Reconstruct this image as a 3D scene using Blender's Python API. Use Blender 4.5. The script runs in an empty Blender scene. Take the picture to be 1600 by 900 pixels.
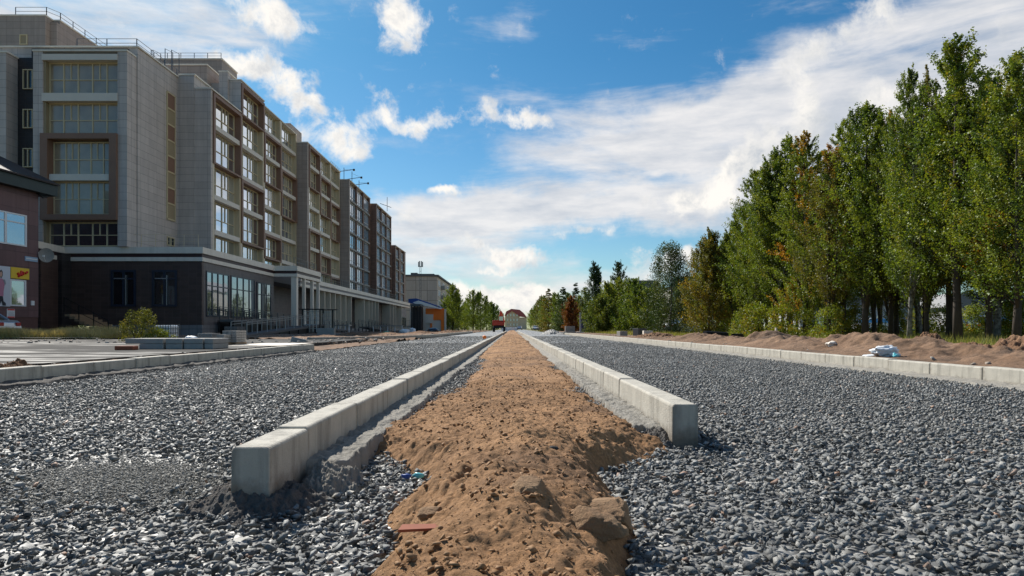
import bpy, bmesh, math, random
import numpy as np
from mathutils import Matrix, Vector
R = math.radians
random.seed(7); RNG = np.random.RandomState(7)
S = bpy.context.scene
COL = S.collection
F = 1067.0; HZ = 513.0; CAMZ = 0.65
def AX(px, d): return (px - 800.0) / F * d
def AZ(py, d): return CAMZ + (HZ - py) / F * d

# ------------------------------------------------------------ camera
cam_d = bpy.data.cameras.new('camera'); cam = bpy.data.objects.new('camera', cam_d); COL.objects.link(cam)
cam.location = (0, 0, CAMZ); cam.rotation_euler = (R(90), 0, 0)
cam_d.sensor_width = 36; cam_d.lens = 36 * F / 1600; cam_d.shift_y = (HZ - 450) / 1600
cam_d.clip_start = 0.05; cam_d.clip_end = 3000
S.camera = cam
S.view_settings.view_transform = 'Standard'; S.view_settings.look = 'None'
S.view_settings.exposure = 0.80; S.view_settings.gamma = 1.0; S.view_settings.use_curve_mapping = False
# ------------------------------------------------------------ sun
SUN_EL = R(42); SUN_AZ = R(-38)      # azimuth measured from +Y, negative = left
sd = bpy.data.lights.new('sun', 'SUN'); sun = bpy.data.objects.new('sun', sd); COL.objects.link(sun)
sd.energy = 4.0; sd.angle = R(0.9); sd.color = (1.0, 0.95, 0.87)
sdir = Vector((math.sin(SUN_AZ) * math.cos(SUN_EL), math.cos(SUN_AZ) * math.cos(SUN_EL), math.sin(SUN_EL)))
sun.rotation_euler = sdir.to_track_quat('Z', 'Y').to_euler()
# ------------------------------------------------------------ world
W = bpy.data.worlds.new('World'); S.world = W; W.use_nodes = True
nt = W.node_tree; nt.nodes.clear()
class NG:
    """small node-graph helper"""
    def __init__(s, nt): s.nt = nt
    def n(s, t, **kw):
        nd = s.nt.nodes.new(t)
        for k, v in kw.items(): setattr(nd, k, v)
        return nd
    def put(s, sock, v):
        if isinstance(v, bpy.types.NodeSocket): s.nt.links.new(v, sock)
        elif v is not None:
            try: sock.default_value = v
            except Exception: sock.default_value = (v[0], v[1], v[2])
    def math(s, op, a, b=None, c=None, clamp=False):
        nd = s.n('ShaderNodeMath', operation=op, use_clamp=clamp)
        s.put(nd.inputs[0], a)
        if b is not None: s.put(nd.inputs[1], b)
        if c is not None: s.put(nd.inputs[2], c)
        return nd.outputs[0]
    def mr(s, v, a, b, c, d, interp='LINEAR'):
        nd = s.n('ShaderNodeMapRange', interpolation_type=interp)
        for i, q in enumerate((v, a, b, c, d)): s.put(nd.inputs[i], q)
        return nd.outputs[0]
    def mix(s, f, a, b, mode='MIX'):
        nd = s.n('ShaderNodeMix', data_type='RGBA', blend_type=mode)
        s.put(nd.inputs[0], f); s.put(nd.inputs[6], a); s.put(nd.inputs[7], b)
        return nd.outputs[2]
    def noise(s, vec, scale, detail=4, rough=.55, dist=0.0, col=False):
        nd = s.n('ShaderNodeTexNoise')
        if vec is not None: s.put(nd.inputs['Vector'], vec)
        nd.inputs['Scale'].default_value = scale; nd.inputs['Detail'].default_value = detail
        nd.inputs['Roughness'].default_value = rough; nd.inputs['Distortion'].default_value = dist
        return nd.outputs['Color' if col else 'Fac']
    def ramp(s, v, stops):
        nd = s.n('ShaderNodeValToRGB'); s.put(nd.inputs[0], v)
        cr = nd.color_ramp
        while len(cr.elements) < len(stops): cr.elements.new(.5)
        for e, (p, c) in zip(cr.elements, stops): e.position = p; e.color = (*c, 1)
        return nd.outputs[0]
g = NG(nt)
tc = g.n('ShaderNodeTexCoord').outputs['Generated']
sep = g.n('ShaderNodeSeparateXYZ'); g.put(sep.inputs[0], tc)
az = g.math('ARCTAN2', sep.outputs[0], sep.outputs[1])
el = g.math('ARCSINE', sep.outputs[2])
cmb = g.n('ShaderNodeCombineXYZ'); g.put(cmb.inputs[0], az); g.put(cmb.inputs[1], el)
ae = cmb.outputs[0]
sky = g.n('ShaderNodeTexSky'); sky.sky_type = 'NISHITA'; sky.sun_disc = False
sky.sun_elevation = SUN_EL; sky.sun_rotation = SUN_AZ; sky.air_density = 1.0; sky.dust_density = 0.6; sky.ozone_density = 2.0
hs = g.n('ShaderNodeHueSaturation'); hs.inputs['Saturation'].default_value = 1.22; hs.inputs['Value'].default_value = 1.0
g.put(hs.inputs['Color'], sky.outputs[0])
skyc = g.mix(1.0, hs.outputs[0], g.mix(g.mr(el, .05, .38, 0, 1), (.40, .51, .55, 1), (.225, .455, .51, 1)), 'MULTIPLY')
def ang(px, py):
    if isinstance(px, tuple): return R(px[0]), R(px[1])
    a = math.atan((px - 800) / F); e = math.atan((HZ - py) / F * math.cos(a)); return a, e
def blobs(vec, lst):
    tot = None
    for (px, py, rx, ry, rot, w) in lst:
        a, e = ang(px, py)
        m = g.n('ShaderNodeMapping', vector_type='TEXTURE')
        g.put(m.inputs[0], vec); m.inputs[1].default_value = (a, e, 0); m.inputs[2].default_value = (0, 0, R(rot))
        m.inputs[3].default_value = (rx / F, ry / F, 1)
        ln = g.n('ShaderNodeVectorMath', operation='LENGTH'); g.put(ln.inputs[0], m.outputs[0])
        v = g.mr(ln.outputs['Value'], 0.0, 1.0, w, 0.0, 'SMOOTHSTEP')
        tot = v if tot is None else g.math('ADD', tot, v)
    return tot
# domain warp so blob outlines are irregular
wn = g.noise(ae, 7.0, 5, .6, col=True)
wv = g.n('ShaderNodeVectorMath', operation='MULTIPLY_ADD'); g.put(wv.inputs[0], wn)
wv.inputs[1].default_value = (.16, .10, 0); wv.inputs[2].default_value = (-.08, -.05, 0)
wadd = g.n('ShaderNodeVectorMath', operation='ADD'); g.put(wadd.inputs[0], ae); g.put(wadd.inputs[1], wv.outputs[0])
aw = wadd.outputs[0]
# high thin veil
st = g.n('ShaderNodeMapping'); g.put(st.inputs[0], ae); st.inputs[2].default_value = (0, 0, R(-9)); st.inputs[3].default_value = (1.0, 4.2, 1)
vn = g.noise(st.outputs[0], 4.2, 9, .62, 0.35)
veil_b = blobs(aw, [(140, 20, 360, 120, 5, .85), (1000, 225, 400, 140, 4, .95), (1470, 90, 520, 200, 25, .9),
                    (1290, 300, 260, 150, 30, .5), (1120, 345, 110, 45, 20, -.55), (1090, 130, 160, 40, 14, -.25), (930, 325, 380, 60, -2, .95), (640, 285, 130, 50, 0, -.5), (1000, 290, 190, 30, 4, -.5), (1010, 400, 120, 26, 8, -.5), (700, 360, 290, 90, 0, 1.1), (1130, 340, 150, 90, 0, .3),
                    (820, 460, 900, 85, 0, .46), (800, 20, 130, 45, 5, .5), (950, 35, 130, 40, -20, .35), (1120, 150, 260, 60, 12, .4),
                    (520, 230, 160, 70, 0, .2), (990, 430, 260, 50, 0, .5), ((85, 25), 0, 1000, 620, 0, 1.5), ((-75, 25), 0, 520, 380, 0, .6), ((150, 40), 0, 700, 400, 0, .7)])  # the widest, far right cloud is mostly out of view, added for neutral fill
veil = g.math('ADD', veil_b, g.math('MULTIPLY', g.math('SUBTRACT', vn, .5), 2.1))
veil_a = g.mr(veil, .08, 1.0, 0, .93, 'SMOOTHSTEP')
# cumulus puffs
pn = g.noise(ae, 19.0, 12, .66, .3)
pst = g.n('ShaderNodeMapping'); g.put(pst.inputs[0], ae); pst.inputs[1].default_value = (.012, -.016, 0)
pn2 = g.noise(pst.outputs[0], 19.0, 12, .66, .3)
puff_b = blobs(aw, [(425, 12, 95, 48, -10, .9), (400, 92, 85, 40, -12, .88), (448, 135, 40, 38, -60, .65), (468, 160, 28, 30, 0, .55), (350, 90, 40, 26, 0, .6),
                    (632, 28, 62, 70, 15, 1.05), (598, 172, 70, 50, 20, .95), (662, 196, 56, 30, 5, .95), (520, 212, 90, 66, -20, .82), (555, 240, 40, 26, 0, .35),
                    (790, 188, 105, 30, -4, 1.0), (683, 299, 56, 16, 8, .95), (800, 402, 95, 30, -3, 1.3), (745, 462, 75, 32, 0, 1.1), (830, 455, 90, 28, 0, 1.1),
                    (820, 482, 90, 26, 0, .9), (755, 421, 45, 9, 0, .7),
                    (1175, 262, 110, 55, 42, .85), (1120, 300, 110, 40, 20, .8), (1250, 200, 60, 80, -30, .8), (1310, 75, 150, 55, 30, .75), (1040, 315, 120, 30, 5, .6), (1380, 160, 90, 50, 20, .6),
                    (1060, 396, 90, 30, 5, .8), (1030, 430, 70, 40, 0, .6), (640, 345, 110, 28, 0, .5), (720, 385, 120, 16, 5, .4), (160, 30, 150, 40, 0, .3), (930, 365, 120, 14, 3, .5)])
puff = g.math('ADD', puff_b, g.math('MULTIPLY', g.math('SUBTRACT', pn, .5), 2.5))
puff_a = g.mr(puff, .22, .95, 0, 1, 'SMOOTHSTEP')
rel = g.math('SUBTRACT', pn2, pn)
shade = g.math('ADD', .95, g.math('MULTIPLY', rel, 1.3))
shade = g.math('SUBTRACT', shade, g.math('MULTIPLY', g.math('MAXIMUM', g.math('SUBTRACT', puff, 1.1), 0), .12))
shade = g.math('MINIMUM', g.math('MAXIMUM', shade, .5), 1.0)
# grey bases inside the big right cloud bank
dark_b = blobs(aw, [(1240, 240, 90, 55, 20, .9), (1320, 190, 70, 40, 10, .6), (1150, 350, 130, 40, 5, .6), (1500, 60, 260, 60, 10, .35), (830, 414, 70, 10, 0, .4), (1060, 440, 60, 20, 0, .4)])
shade = g.math('MULTIPLY', shade, g.math('SUBTRACT', 1.0, g.math('MULTIPLY', dark_b, .45)))
CL = 5.3
def cloudcol(v, lo, hi):
    return g.mix(v, lo, hi)
pc = g.mix(g.mr(shade, .45, 1.0, 0, 1), (CL * .44, CL * .50, CL * .58, 1), (CL * 1.02, CL * .98, CL * .92, 1))
vsh = g.mr(g.math('MULTIPLY', g.noise(st.outputs[0], 9, 5, .6), g.math('SUBTRACT', 1, g.math('MULTIPLY', dark_b, .6))), .18, .62, 0, 1)
vc = g.mix(vsh, (CL * .50, CL * .55, CL * .63, 1), (CL * .89, CL * .87, CL * .86, 1))
c1 = g.mix(veil_a, skyc, vc)
c2 = g.mix(puff_a, c1, pc)
# below the horizon: plain dull ground tone
low = g.mr(sep.outputs[2], -.03, 0.0, 0, 1)
c3 = g.mix(low, (1.2, 1.1, 1.0, 1), c2)
bgn = g.n('ShaderNodeBackground'); g.put(bgn.inputs[0], c3); bgn.inputs[1].default_value = 0.11
wo = g.n('ShaderNodeOutputWorld'); nt.links.new(bgn.outputs[0], wo.inputs[0])
W.cycles.sampling_method = 'MANUAL'; W.cycles.sample_map_resolution = 512
try:
    S.cycles.max_bounces = 6; S.cycles.diffuse_bounces = 3; S.cycles.transparent_max_bounces = 8
except Exception: pass

# ------------------------------------------------------------ materials
def mat(name, col, rough=.8, noise=None, spec=.5, metal=0.0, bump=None, col2=None, coat=0.0, stain=None):
    """noise=(scale, amount)  bump=(scale, dist)  col2: second colour patched in by noise"""
    m = bpy.data.materials.new(name); m.use_nodes = True
    q = NG(m.node_tree); b = m.node_tree.nodes['Principled BSDF']
    pos = q.n('ShaderNodeNewGeometry').outputs['Position']
    c = (*col, 1)
    out = None
    if col2 is not None:
        out = q.mix(q.mr(q.noise(pos, (noise or (2, 0))[0], 6, .65), .38, .62, 0, 1), c, (*col2, 1))
    elif noise:
        v = q.noise(pos, noise[0], 6, .65)
        out = q.mix(v, (*[x * (1 - noise[1]) for x in col], 1), (*[min(1, x * (1 + noise[1])) for x in col], 1))
    if stain:
        mp = q.n('ShaderNodeMapping'); q.put(mp.inputs[0], pos); mp.inputs[3].default_value = (stain[0], stain[0], stain[0] * .12)
        sv = q.mr(q.noise(mp.outputs[0], 1, 4, .7), .5, .75, 0, stain[1])
        out = q.mix(sv, out if out is not None else c, (*[x * .35 for x in col], 1))
    if out is not None: q.put(b.inputs['Base Color'], out)
    else: b.inputs['Base Color'].default_value = c
    b.inputs['Roughness'].default_value = rough; b.inputs['Metallic'].default_value = metal
    b.inputs['Specular IOR Level'].default_value = spec
    b.inputs['Coat Weight'].default_value = coat
    if bump:
        bn = q.n('ShaderNodeBump'); bn.inputs['Distance'].default_value = bump[1]; bn.inputs['Strength'].default_value = 1.0
        q.put(bn.inputs['Height'], q.noise(pos, bump[0], 8, .7)); q.put(b.inputs['Normal'], bn.outputs[0])
    return m
def panelmat(name, col, w, h, joint=.55, var=.1, rough=.55, mortar=.012, off=0.0):
    """cladding panels on axis-aligned walls: joints, tone differences between panels, faint streaks"""
    m = bpy.data.materials.new(name); m.use_nodes = True
    q = NG(m.node_tree); b = m.node_tree.nodes['Principled BSDF']
    pos = q.n('ShaderNodeNewGeometry').outputs['Position']
    sp = q.n('ShaderNodeSeparateXYZ'); q.put(sp.inputs[0], pos)
    u = q.math('ADD', sp.outputs[0], sp.outputs[1])
    cb = q.n('ShaderNodeCombineXYZ'); q.put(cb.inputs[0], u); q.put(cb.inputs[1], sp.outputs[2])
    br = q.n('ShaderNodeTexBrick'); br.offset = off; q.put(br.inputs['Vector'], cb.outputs[0])
    br.inputs['Scale'].default_value = 1.0; br.inputs['Brick Width'].default_value = w; br.inputs['Row Height'].default_value = h
    br.inputs['Mortar Size'].default_value = mortar; br.inputs['Mortar Smooth'].default_value = .1; br.inputs['Bias'].default_value = 0
    br.inputs['Color1'].default_value = (*[x * (1 - var) for x in col], 1); br.inputs['Color2'].default_value = (*[x * (1 + var) for x in col], 1)
    br.inputs['Mortar'].default_value = (*[x * joint for x in col], 1)
    v = q.noise(pos, 1.3, 6, .7)
    mp = q.n('ShaderNodeMapping'); q.put(mp.inputs[0], pos); mp.inputs[3].default_value = (3, 3, .18)
    sv = q.mr(q.noise(mp.outputs[0], 1, 5, .7), .3, .75, 1.1, .82)
    c = q.mix(1.0, br.outputs['Color'], q.mix(v, (.86, .86, .86, 1), (1.12, 1.12, 1.12, 1)), 'MULTIPLY')
    cc = q.n('ShaderNodeCombineColor')
    for i in range(3): q.put(cc.inputs[i], sv)
    c = q.mix(1.0, c, cc.outputs[0], 'MULTIPLY')
    q.put(b.inputs['Base Color'], c); b.inputs['Roughness'].default_value = rough
    bn = q.n('ShaderNodeBump'); bn.inputs['Distance'].default_value = .01; bn.inputs['Strength'].default_value = .6; bn.invert = True
    q.put(bn.inputs['Height'], br.outputs['Fac']); q.put(b.inputs['Normal'], bn.outputs[0])
    return m
M = {}
M['clad'] = panelmat('cladding_grey_beige', (.52, .45, .40), 1.2, .6, .48, .07)
M['clad2'] = panelmat('cladding_taupe', (.36, .285, .235), 1.2, .6, .5, .06)
M['black_clad'] = panelmat('cladding_black_brick', (.028, .024, .024), .6, .3, 1.7, .2)
M['dark_brick'] = panelmat('cladding_dark_brown', (.075, .045, .036), .6, .3, 1.5, .16)
M['side_dark'] = panelmat('cladding_dark_grey', (.13, .11, .105), .6, .3, 1.35, .1)
M['beige'] = mat('beige_panel', (.64, .55, .42), .6, (.8, .12))
M['cream'] = mat('cream_trim', (.78, .71, .60), .6, (.8, .10), stain=(1.5, .3))
M['sill'] = mat('pale_sill', (.68, .61, .52), .6, (.9, .1))
M['brown'] = mat('brown_frame', (.24, .13, .082), .55, (1.2, .18))
M['tan'] = mat('tan_jamb', (.33, .255, .15), .6, (1, .12))
M['tan_light'] = mat('tan_jamb_light', (.52, .41, .25), .6, (1, .12))
M['winframe'] = mat('tan_window_frame', (.62, .50, .30), .45)
M['darkframe'] = mat('navy_window_frame', (.02, .026, .045), .35)
M['whiteframe'] = mat('white_window_frame', (.7, .7, .7), .4)
M['stripe'] = mat('maroon_stripe', (.045, .018, .016), .5)
M['greystripe'] = mat('grey_stripe', (.20, .19, .195), .6)
M['core'] = mat('dark_interior', (.03, .028, .026), .9)
M['rail'] = mat('railing_metal', (.09, .10, .11), .4, metal=.7)
M['railw'] = mat('railing_pale_steel', (.40, .41, .42), .35, metal=.6)
M['blackmetal'] = mat('black_metal', (.015, .015, .016), .45, metal=.4)
M['brick'] = panelmat('brick_brown', (.20, .105, .070), .5, .14, .8, .22)
M['roofgrey'] = mat('roof_felt', (.12, .12, .12), .9)
def glass(name, base, refl, rough=.03):
    m = bpy.data.materials.new(name); m.use_nodes = True
    q = NG(m.node_tree); b = m.node_tree.nodes['Principled BSDF']
    pos = q.n('ShaderNodeNewGeometry').outputs['Position']
    v = q.noise(pos, 1.1, 3, .5)
    q.put(b.inputs['Base Color'], q.mix(v, (*[x * .55 for x in base], 1), (*[x * 1.4 for x in base], 1)))
    b.inputs['Roughness'].default_value = .25
    gl = q.n('ShaderNodeBsdfGlossy'); gl.inputs['Color'].default_value = (.86, .92, 1, 1); gl.inputs['Roughness'].default_value = rough
    bn = q.n('ShaderNodeBump'); bn.inputs['Distance'].default_value = .02; bn.inputs['Strength'].default_value = .25
    q.put(bn.inputs['Height'], q.noise(pos, .7, 2, .5)); q.put(gl.inputs['Normal'], bn.outputs[0])
    mx = q.n('ShaderNodeMixShader'); mx.inputs[0].default_value = refl
    m.node_tree.links.new(b.outputs[0], mx.inputs[1]); m.node_tree.links.new(gl.outputs[0], mx.inputs[2])
    m.node_tree.links.new(mx.outputs[0], m.node_tree.nodes['Material Output'].inputs[0])
    return m
M['glass'] = glass('balcony_glass', (.10, .10, .10), .82)
WR = random.Random(4)
M['glass_b'] = glass('balcony_glass_curtained', (.38, .34, .28), .62)
M['glass_c'] = glass('balcony_glass_dim', (.14, .12, .09), .68)
M['glass_front'] = glass('front_glass', (.34, .27, .175), .07)
M['glass_dark'] = glass('dark_shop_glass', (.012, .016, .022), .42)
M['glass_black'] = glass('unlit_glass', (.01, .01, .012), .06)
M['glass_pale'] = glass('pale_glass', (.16, .18, .17), .55)

def leafmat(name, cols, trans=.35):
    m = bpy.data.materials.new(name); m.use_nodes = True; nt_ = m.node_tree; nt_.nodes.clear(); q = NG(nt_)
    at = q.n('ShaderNodeAttribute', attribute_name='tint')
    geo = q.n('ShaderNodeNewGeometry')
    t = q.math('ADD', at.outputs['Fac'], q.math('MULTIPLY', q.math('SUBTRACT', geo.outputs['Random Per Island'], .5), .22), clamp=True)
    n_ = len(cols); c = q.ramp(t, [(i / (n_ - 1), cc) for i, cc in enumerate(cols)])
    df = q.n('ShaderNodeBsdfDiffuse'); q.put(df.inputs[0], c)
    tr = q.n('ShaderNodeBsdfTranslucent'); q.put(tr.inputs[0], q.mix(1.0, c, (1.5, 1.55, .75, 1), 'MULTIPLY'))
    gl = q.n('ShaderNodeBsdfGlossy'); gl.inputs['Roughness'].default_value = .5; gl.inputs['Color'].default_value = (.8, .85, .8, 1)
    m1 = q.n('ShaderNodeMixShader'); m1.inputs[0].default_value = trans
    nt_.links.new(df.outputs[0], m1.inputs[1]); nt_.links.new(tr.outputs[0], m1.inputs[2])
    m2 = q.n('ShaderNodeMixShader'); m2.inputs[0].default_value = .035
    nt_.links.new(m1.outputs[0], m2.inputs[1]); nt_.links.new(gl.outputs[0], m2.inputs[2])
    o = q.n('ShaderNodeOutputMaterial'); nt_.links.new(m2.outputs[0], o.inputs[0])
    return m
M['leaf'] = leafmat('leaves_birch', [(.030, .056, .010), (.088, .130, .015), (.185, .225, .024), (.20, .19, .02), (.42, .17, .012)])
M['leaf_olive'] = leafmat('leaves_olive', [(.045, .052, .012), (.085, .092, .015), (.13, .125, .020), (.21, .155, .02), (.38, .16, .015)])
M['leaf_dark'] = leafmat('leaves_dark', [(.014, .030, .012), (.026, .052, .018), (.042, .075, .022), (.07, .10, .025), (.11, .11, .03)], .2)
M['leaf_orange'] = leafmat('leaves_orange', [(.10, .045, .01), (.16, .055, .01), (.22, .06, .008), (.24, .08, .01), (.3, .12, .012)])
M['leaf_yellow'] = leafmat('leaves_yellow_green', [(.05, .075, .012), (.09, .12, .015), (.14, .155, .02), (.2, .17, .02), (.26, .18, .02)])
M['bark'] = mat('bark', (.060, .045, .034), .9, (9, .5))
M['barkpale'] = mat('birch_bark', (.30, .28, .25), .8, (7, .5), col2=(.06, .05, .045))
M['grass'] = leafmat('grass_blades', [(.09, .12, .025), (.20, .21, .045), (.42, .34, .12), (.55, .40, .19), (.58, .44, .24)], .3)

M['concrete'] = mat('kerb_concrete', (.42, .39, .33), .8, (6, .32), bump=(60, .005), stain=(8, .85))
def _joint_dirt(m):
    q = NG(m.node_tree); b = m.node_tree.nodes['Principled BSDF']; src = b.inputs['Base Color'].links[0].from_socket
    tcn = q.n('ShaderNodeTexCoord'); sp = q.n('ShaderNodeSeparateXYZ'); q.put(sp.inputs[0], tcn.outputs['Object'])
    pos = q.n('ShaderNodeNewGeometry').outputs['Position']
    y = sp.outputs[1]; e = q.math('MINIMUM', q.math('ABSOLUTE', y), q.math('ABSOLUTE', q.math('SUBTRACT', .985, y)))
    nz = q.noise(pos, 16, 6, .7)
    ed = q.mr(q.math('ADD', e, q.math('MULTIPLY', q.math('SUBTRACT', nz, .5), .12)), -.01, .035, .6, 0)
    nsp = q.n('ShaderNodeSeparateXYZ'); q.put(nsp.inputs[0], tcn.outputs['Normal']); ed = q.math('MULTIPLY', ed, q.math('LESS_THAN', q.math('ABSOLUTE', nsp.outputs[1]), .5))
    ft = q.mr(q.math('ADD', sp.outputs[2], q.math('MULTIPLY', q.math('SUBTRACT', q.noise(pos, 7, 6, .7), .5), .16)), .0, .07, .8, 0)
    c = q.mix(q.math('MAXIMUM', ed, ft), src, (.12, .09, .062, 1)); q.put(b.inputs['Base Color'], c)
_joint_dirt(M['concrete'])
M['mortar'] = mat('rough_mortar', (.27, .25, .215), .92, (9, .4), bump=(35, .02))
M['slab'] = mat('concrete_slab', (.30, .29, .27), .8, (6, .25), bump=(40, .003))
M['block'] = mat('paver_block', (.27, .26, .245), .85, (10, .3))
M['wood'] = mat('pallet_wood', (.22, .15, .09), .8, (12, .4))
M['stone_sand'] = mat('sandy_stone', (.31, .19, .10), .9, (9, .35), bump=(40, .016), col2=(.24, .135, .066))
M['redshard'] = mat('red_clay', (.27, .075, .035), .8, (20, .2))
M['white_plastic'] = mat('white_plastic', (.75, .77, .79), .35, (8, .1))
M['cyan_plastic'] = mat('cyan_plastic', (.12, .5, .55), .35)
M['green_plastic'] = mat('green_plastic', (.03, .22, .09), .45)
M['orange'] = mat('orange_sheet', (.95, .20, .015), .6, (1.5, .12))
M['blue'] = mat('blue_roof_sheet', (.02, .07, .30), .5, (2, .2))
M['red'] = mat('red_paint', (.55, .055, .025), .45)
M['rubber'] = mat('rubber', (.02, .02, .02), .85)
M['silver'] = mat('silver_paint', (.42, .43, .44), .3, metal=.55, coat=.5)
M['whitepaint'] = mat('white_paint', (.72, .73, .74), .3, coat=.5)
M['darkpaint'] = mat('dark_paint', (.03, .035, .05), .3, coat=.5)
M['lampred'] = mat('tail_lamp', (.4, .02, .015), .3)
M['maroon'] = panelmat('maroon_granite', (.135, .070, .068), 1.05, .9, .55, .12, .6, .012)
M['maroon_d'] = mat('maroon_plinth', (.10, .045, .038), .7, (3, .2))
M['eave'] = mat('dark_green_eave', (.012, .024, .022), .5, (5, .3))
M['rooftile'] = mat('dark_roof', (.028, .018, .016), .7, (6, .3))
M['yellow'] = mat('yellow_sign', (.75, .50, .03), .5)
M['redmark'] = mat('red_mark', (.55, .02, .015), .5)
M['poster'] = mat('pale_poster', (.55, .57, .62), .4, (2, .05))
M['skin'] = mat('print_skin', (.55, .33, .24), .6); M['pink'] = mat('print_pink', (.45, .18, .26), .6); M['printdark'] = mat('print_dark', (.02, .02, .03), .6)
M['printgrey'] = mat('print_grey', (.25, .25, .28), .6)
M['bluesign'] = mat('blue_plate', (.30, .42, .55), .5)
M['soil'] = mat('soil', (.15, .075, .036), .95, (3, .35), bump=(22, .03), col2=(.26, .145, .078))

# --- sand, road base and ground surfaces
def groundmat(name, a, b_, sc, fine, bump, rough=.95, c3=None):
    m = bpy.data.materials.new(name); m.use_nodes = True; q = NG(m.node_tree); b = m.node_tree.nodes['Principled BSDF']
    pos = q.n('ShaderNodeNewGeometry').outputs['Position']
    v = q.mr(q.noise(pos, sc, 8, .68), .35, .65, 0, 1)
    c = q.mix(v, (*a, 1), (*b_, 1))
    f = q.mr(q.noise(pos, fine, 6, .75), .32, .68, .62, 1.35)
    cc = q.n('ShaderNodeCombineColor')
    for i in range(3): q.put(cc.inputs[i], f)
    c = q.mix(1.0, c, cc.outputs[0], 'MULTIPLY')
    if c3: c = q.mix(q.mr(q.noise(pos, sc * .35, 5, .6), .52, .62, 0, .8), c, (*c3, 1))
    q.put(b.inputs['Base Color'], c); b.inputs['Roughness'].default_value = rough
    bn = q.n('ShaderNodeBump'); bn.inputs['Distance'].default_value = bump; q.put(bn.inputs['Height'], q.noise(pos, fine * .7, 8, .75))
    q.put(b.inputs['Normal'], bn.outputs[0])
    return m
M['sand'] = groundmat('sand', (.225, .115, .046), (.36, .195, .088), 1.6, 60, .014, c3=(.15, .080, .038))
M['soilground'] = groundmat('soil_ground', (.13, .070, .036), (.25, .15, .088), .8, 14, .04, c3=(.08, .05, .032))
M['grassground'] = groundmat('grass_ground', (.09, .10, .03), (.17, .15, .05), .6, 12, .04, c3=(.18, .12, .07))
def roadbase():
    m = bpy.data.materials.new('gravel_road_base'); m.use_nodes = True; q = NG(m.node_tree); b = m.node_tree.nodes['Principled BSDF']
    pos = q.n('ShaderNodeNewGeometry').outputs['Position']
    vo = q.n('ShaderNodeTexVoronoi'); q.put(vo.inputs['Vector'], pos); vo.inputs['Scale'].default_value = 19
    vd = q.n('ShaderNodeSeparateColor'); q.put(vd.inputs[0], vo.outputs['Color'])
    c = q.ramp(vd.outputs[0], [(0, (.09, .09, .09)), (.5, (.19, .189, .182)), (.85, (.29, .286, .272)), (1, (.40, .39, .37))])
    big = q.mr(q.noise(pos, .25, 4, .6), .3, .7, .85, 1.2)
    cc = q.n('ShaderNodeCombineColor')
    for i in range(3): q.put(cc.inputs[i], big)
    c = q.mix(1.0, c, cc.outputs[0], 'MULTIPLY')
    q.put(b.inputs['Base Color'], c); b.inputs['Roughness'].default_value = .5
    bn = q.n('ShaderNodeBump'); bn.inputs['Distance'].default_value = .03; bn.invert = True
    q.put(bn.inputs['Height'], vo.outputs['Distance']); q.put(b.inputs['Normal'], bn.outputs[0])
    return m
M['roadbase'] = roadbase()
def gravelmat():
    m = bpy.data.materials.new('crushed_stone'); m.use_nodes = True; q = NG(m.node_tree); b = m.node_tree.nodes['Principled BSDF']
    geo = q.n('ShaderNodeNewGeometry')
    rp = geo.outputs['Random Per Island']
    c = q.ramp(rp, [(0, (.030, .033, .035)), (.2, (.078, .084, .086)), (.45, (.155, .162, .160)), (.78, (.25, .252, .242)), (.94, (.36, .35, .325)), (.975, (.42, .40, .36)), (.99, (.34, .20, .13)), (1, (.36, .22, .15))])
    nn = q.noise(geo.outputs['Position'], 55, 6, .7)
    dm = q.math('ADD', q.mr(q.noise(geo.outputs['Position'], .55, 5, .6), .42, .66, 0, .5), q.mr(q.noise(geo.outputs['Position'], 3.5, 4, .6), .45, .7, 0, .3), clamp=True)
    c = q.mix(dm, c, (.20, .195, .18, 1))
    c = q.mix(1.0, c, q.mix(nn, (.6, .6, .6, 1), (1.4, 1.4, 1.4, 1)), 'MULTIPLY')
    q.put(b.inputs['Base Color'], c)
    q.put(b.inputs['Roughness'], q.mr(nn, .3, .7, .50, .80))
    b.inputs['Specular IOR Level'].default_value = .45
    bn = q.n('ShaderNodeBump'); bn.inputs['Distance'].default_value = .004; q.put(bn.inputs['Height'], q.noise(geo.outputs['Position'], 160, 4, .7))
    q.put(b.inputs['Normal'], bn.outputs[0])
    return m
M['gravel'] = gravelmat()
def asphalt():
    m = bpy.data.materials.new('wet_asphalt'); m.use_nodes = True; q = NG(m.node_tree); b = m.node_tree.nodes['Principled BSDF']
    pos = q.n('ShaderNodeNewGeometry').outputs['Position']
    mp = q.n('ShaderNodeMapping'); q.put(mp.inputs[0], pos); mp.inputs[3].default_value = (.16, .5, 1); mp.inputs[2].default_value = (0, 0, R(12))
    wet = q.mr(q.noise(mp.outputs[0], 1.2, 5, .6), .52, .62, 0, 1); b.inputs['Specular IOR Level'].default_value = .22
    c = q.mix(q.noise(pos, 20, 6, .7), (.030, .028, .026, 1), (.065, .060, .055, 1))
    c = q.mix(wet, c, (.05, .047, .045, 1))
    q.put(b.inputs['Base Color'], c)
    q.put(b.inputs['Roughness'], q.mr(wet, 0, 1, .95, .26))
    bn = q.n('ShaderNodeBump'); bn.inputs['Distance'].default_value = .004; q.put(bn.inputs['Height'], q.noise(pos, 60, 5, .7))
    q.put(bn.inputs['Strength'], q.mr(wet, 0, 1, .8, .15)); q.put(b.inputs['Normal'], bn.outputs[0])
    return m
M['asphalt'] = asphalt()

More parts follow.
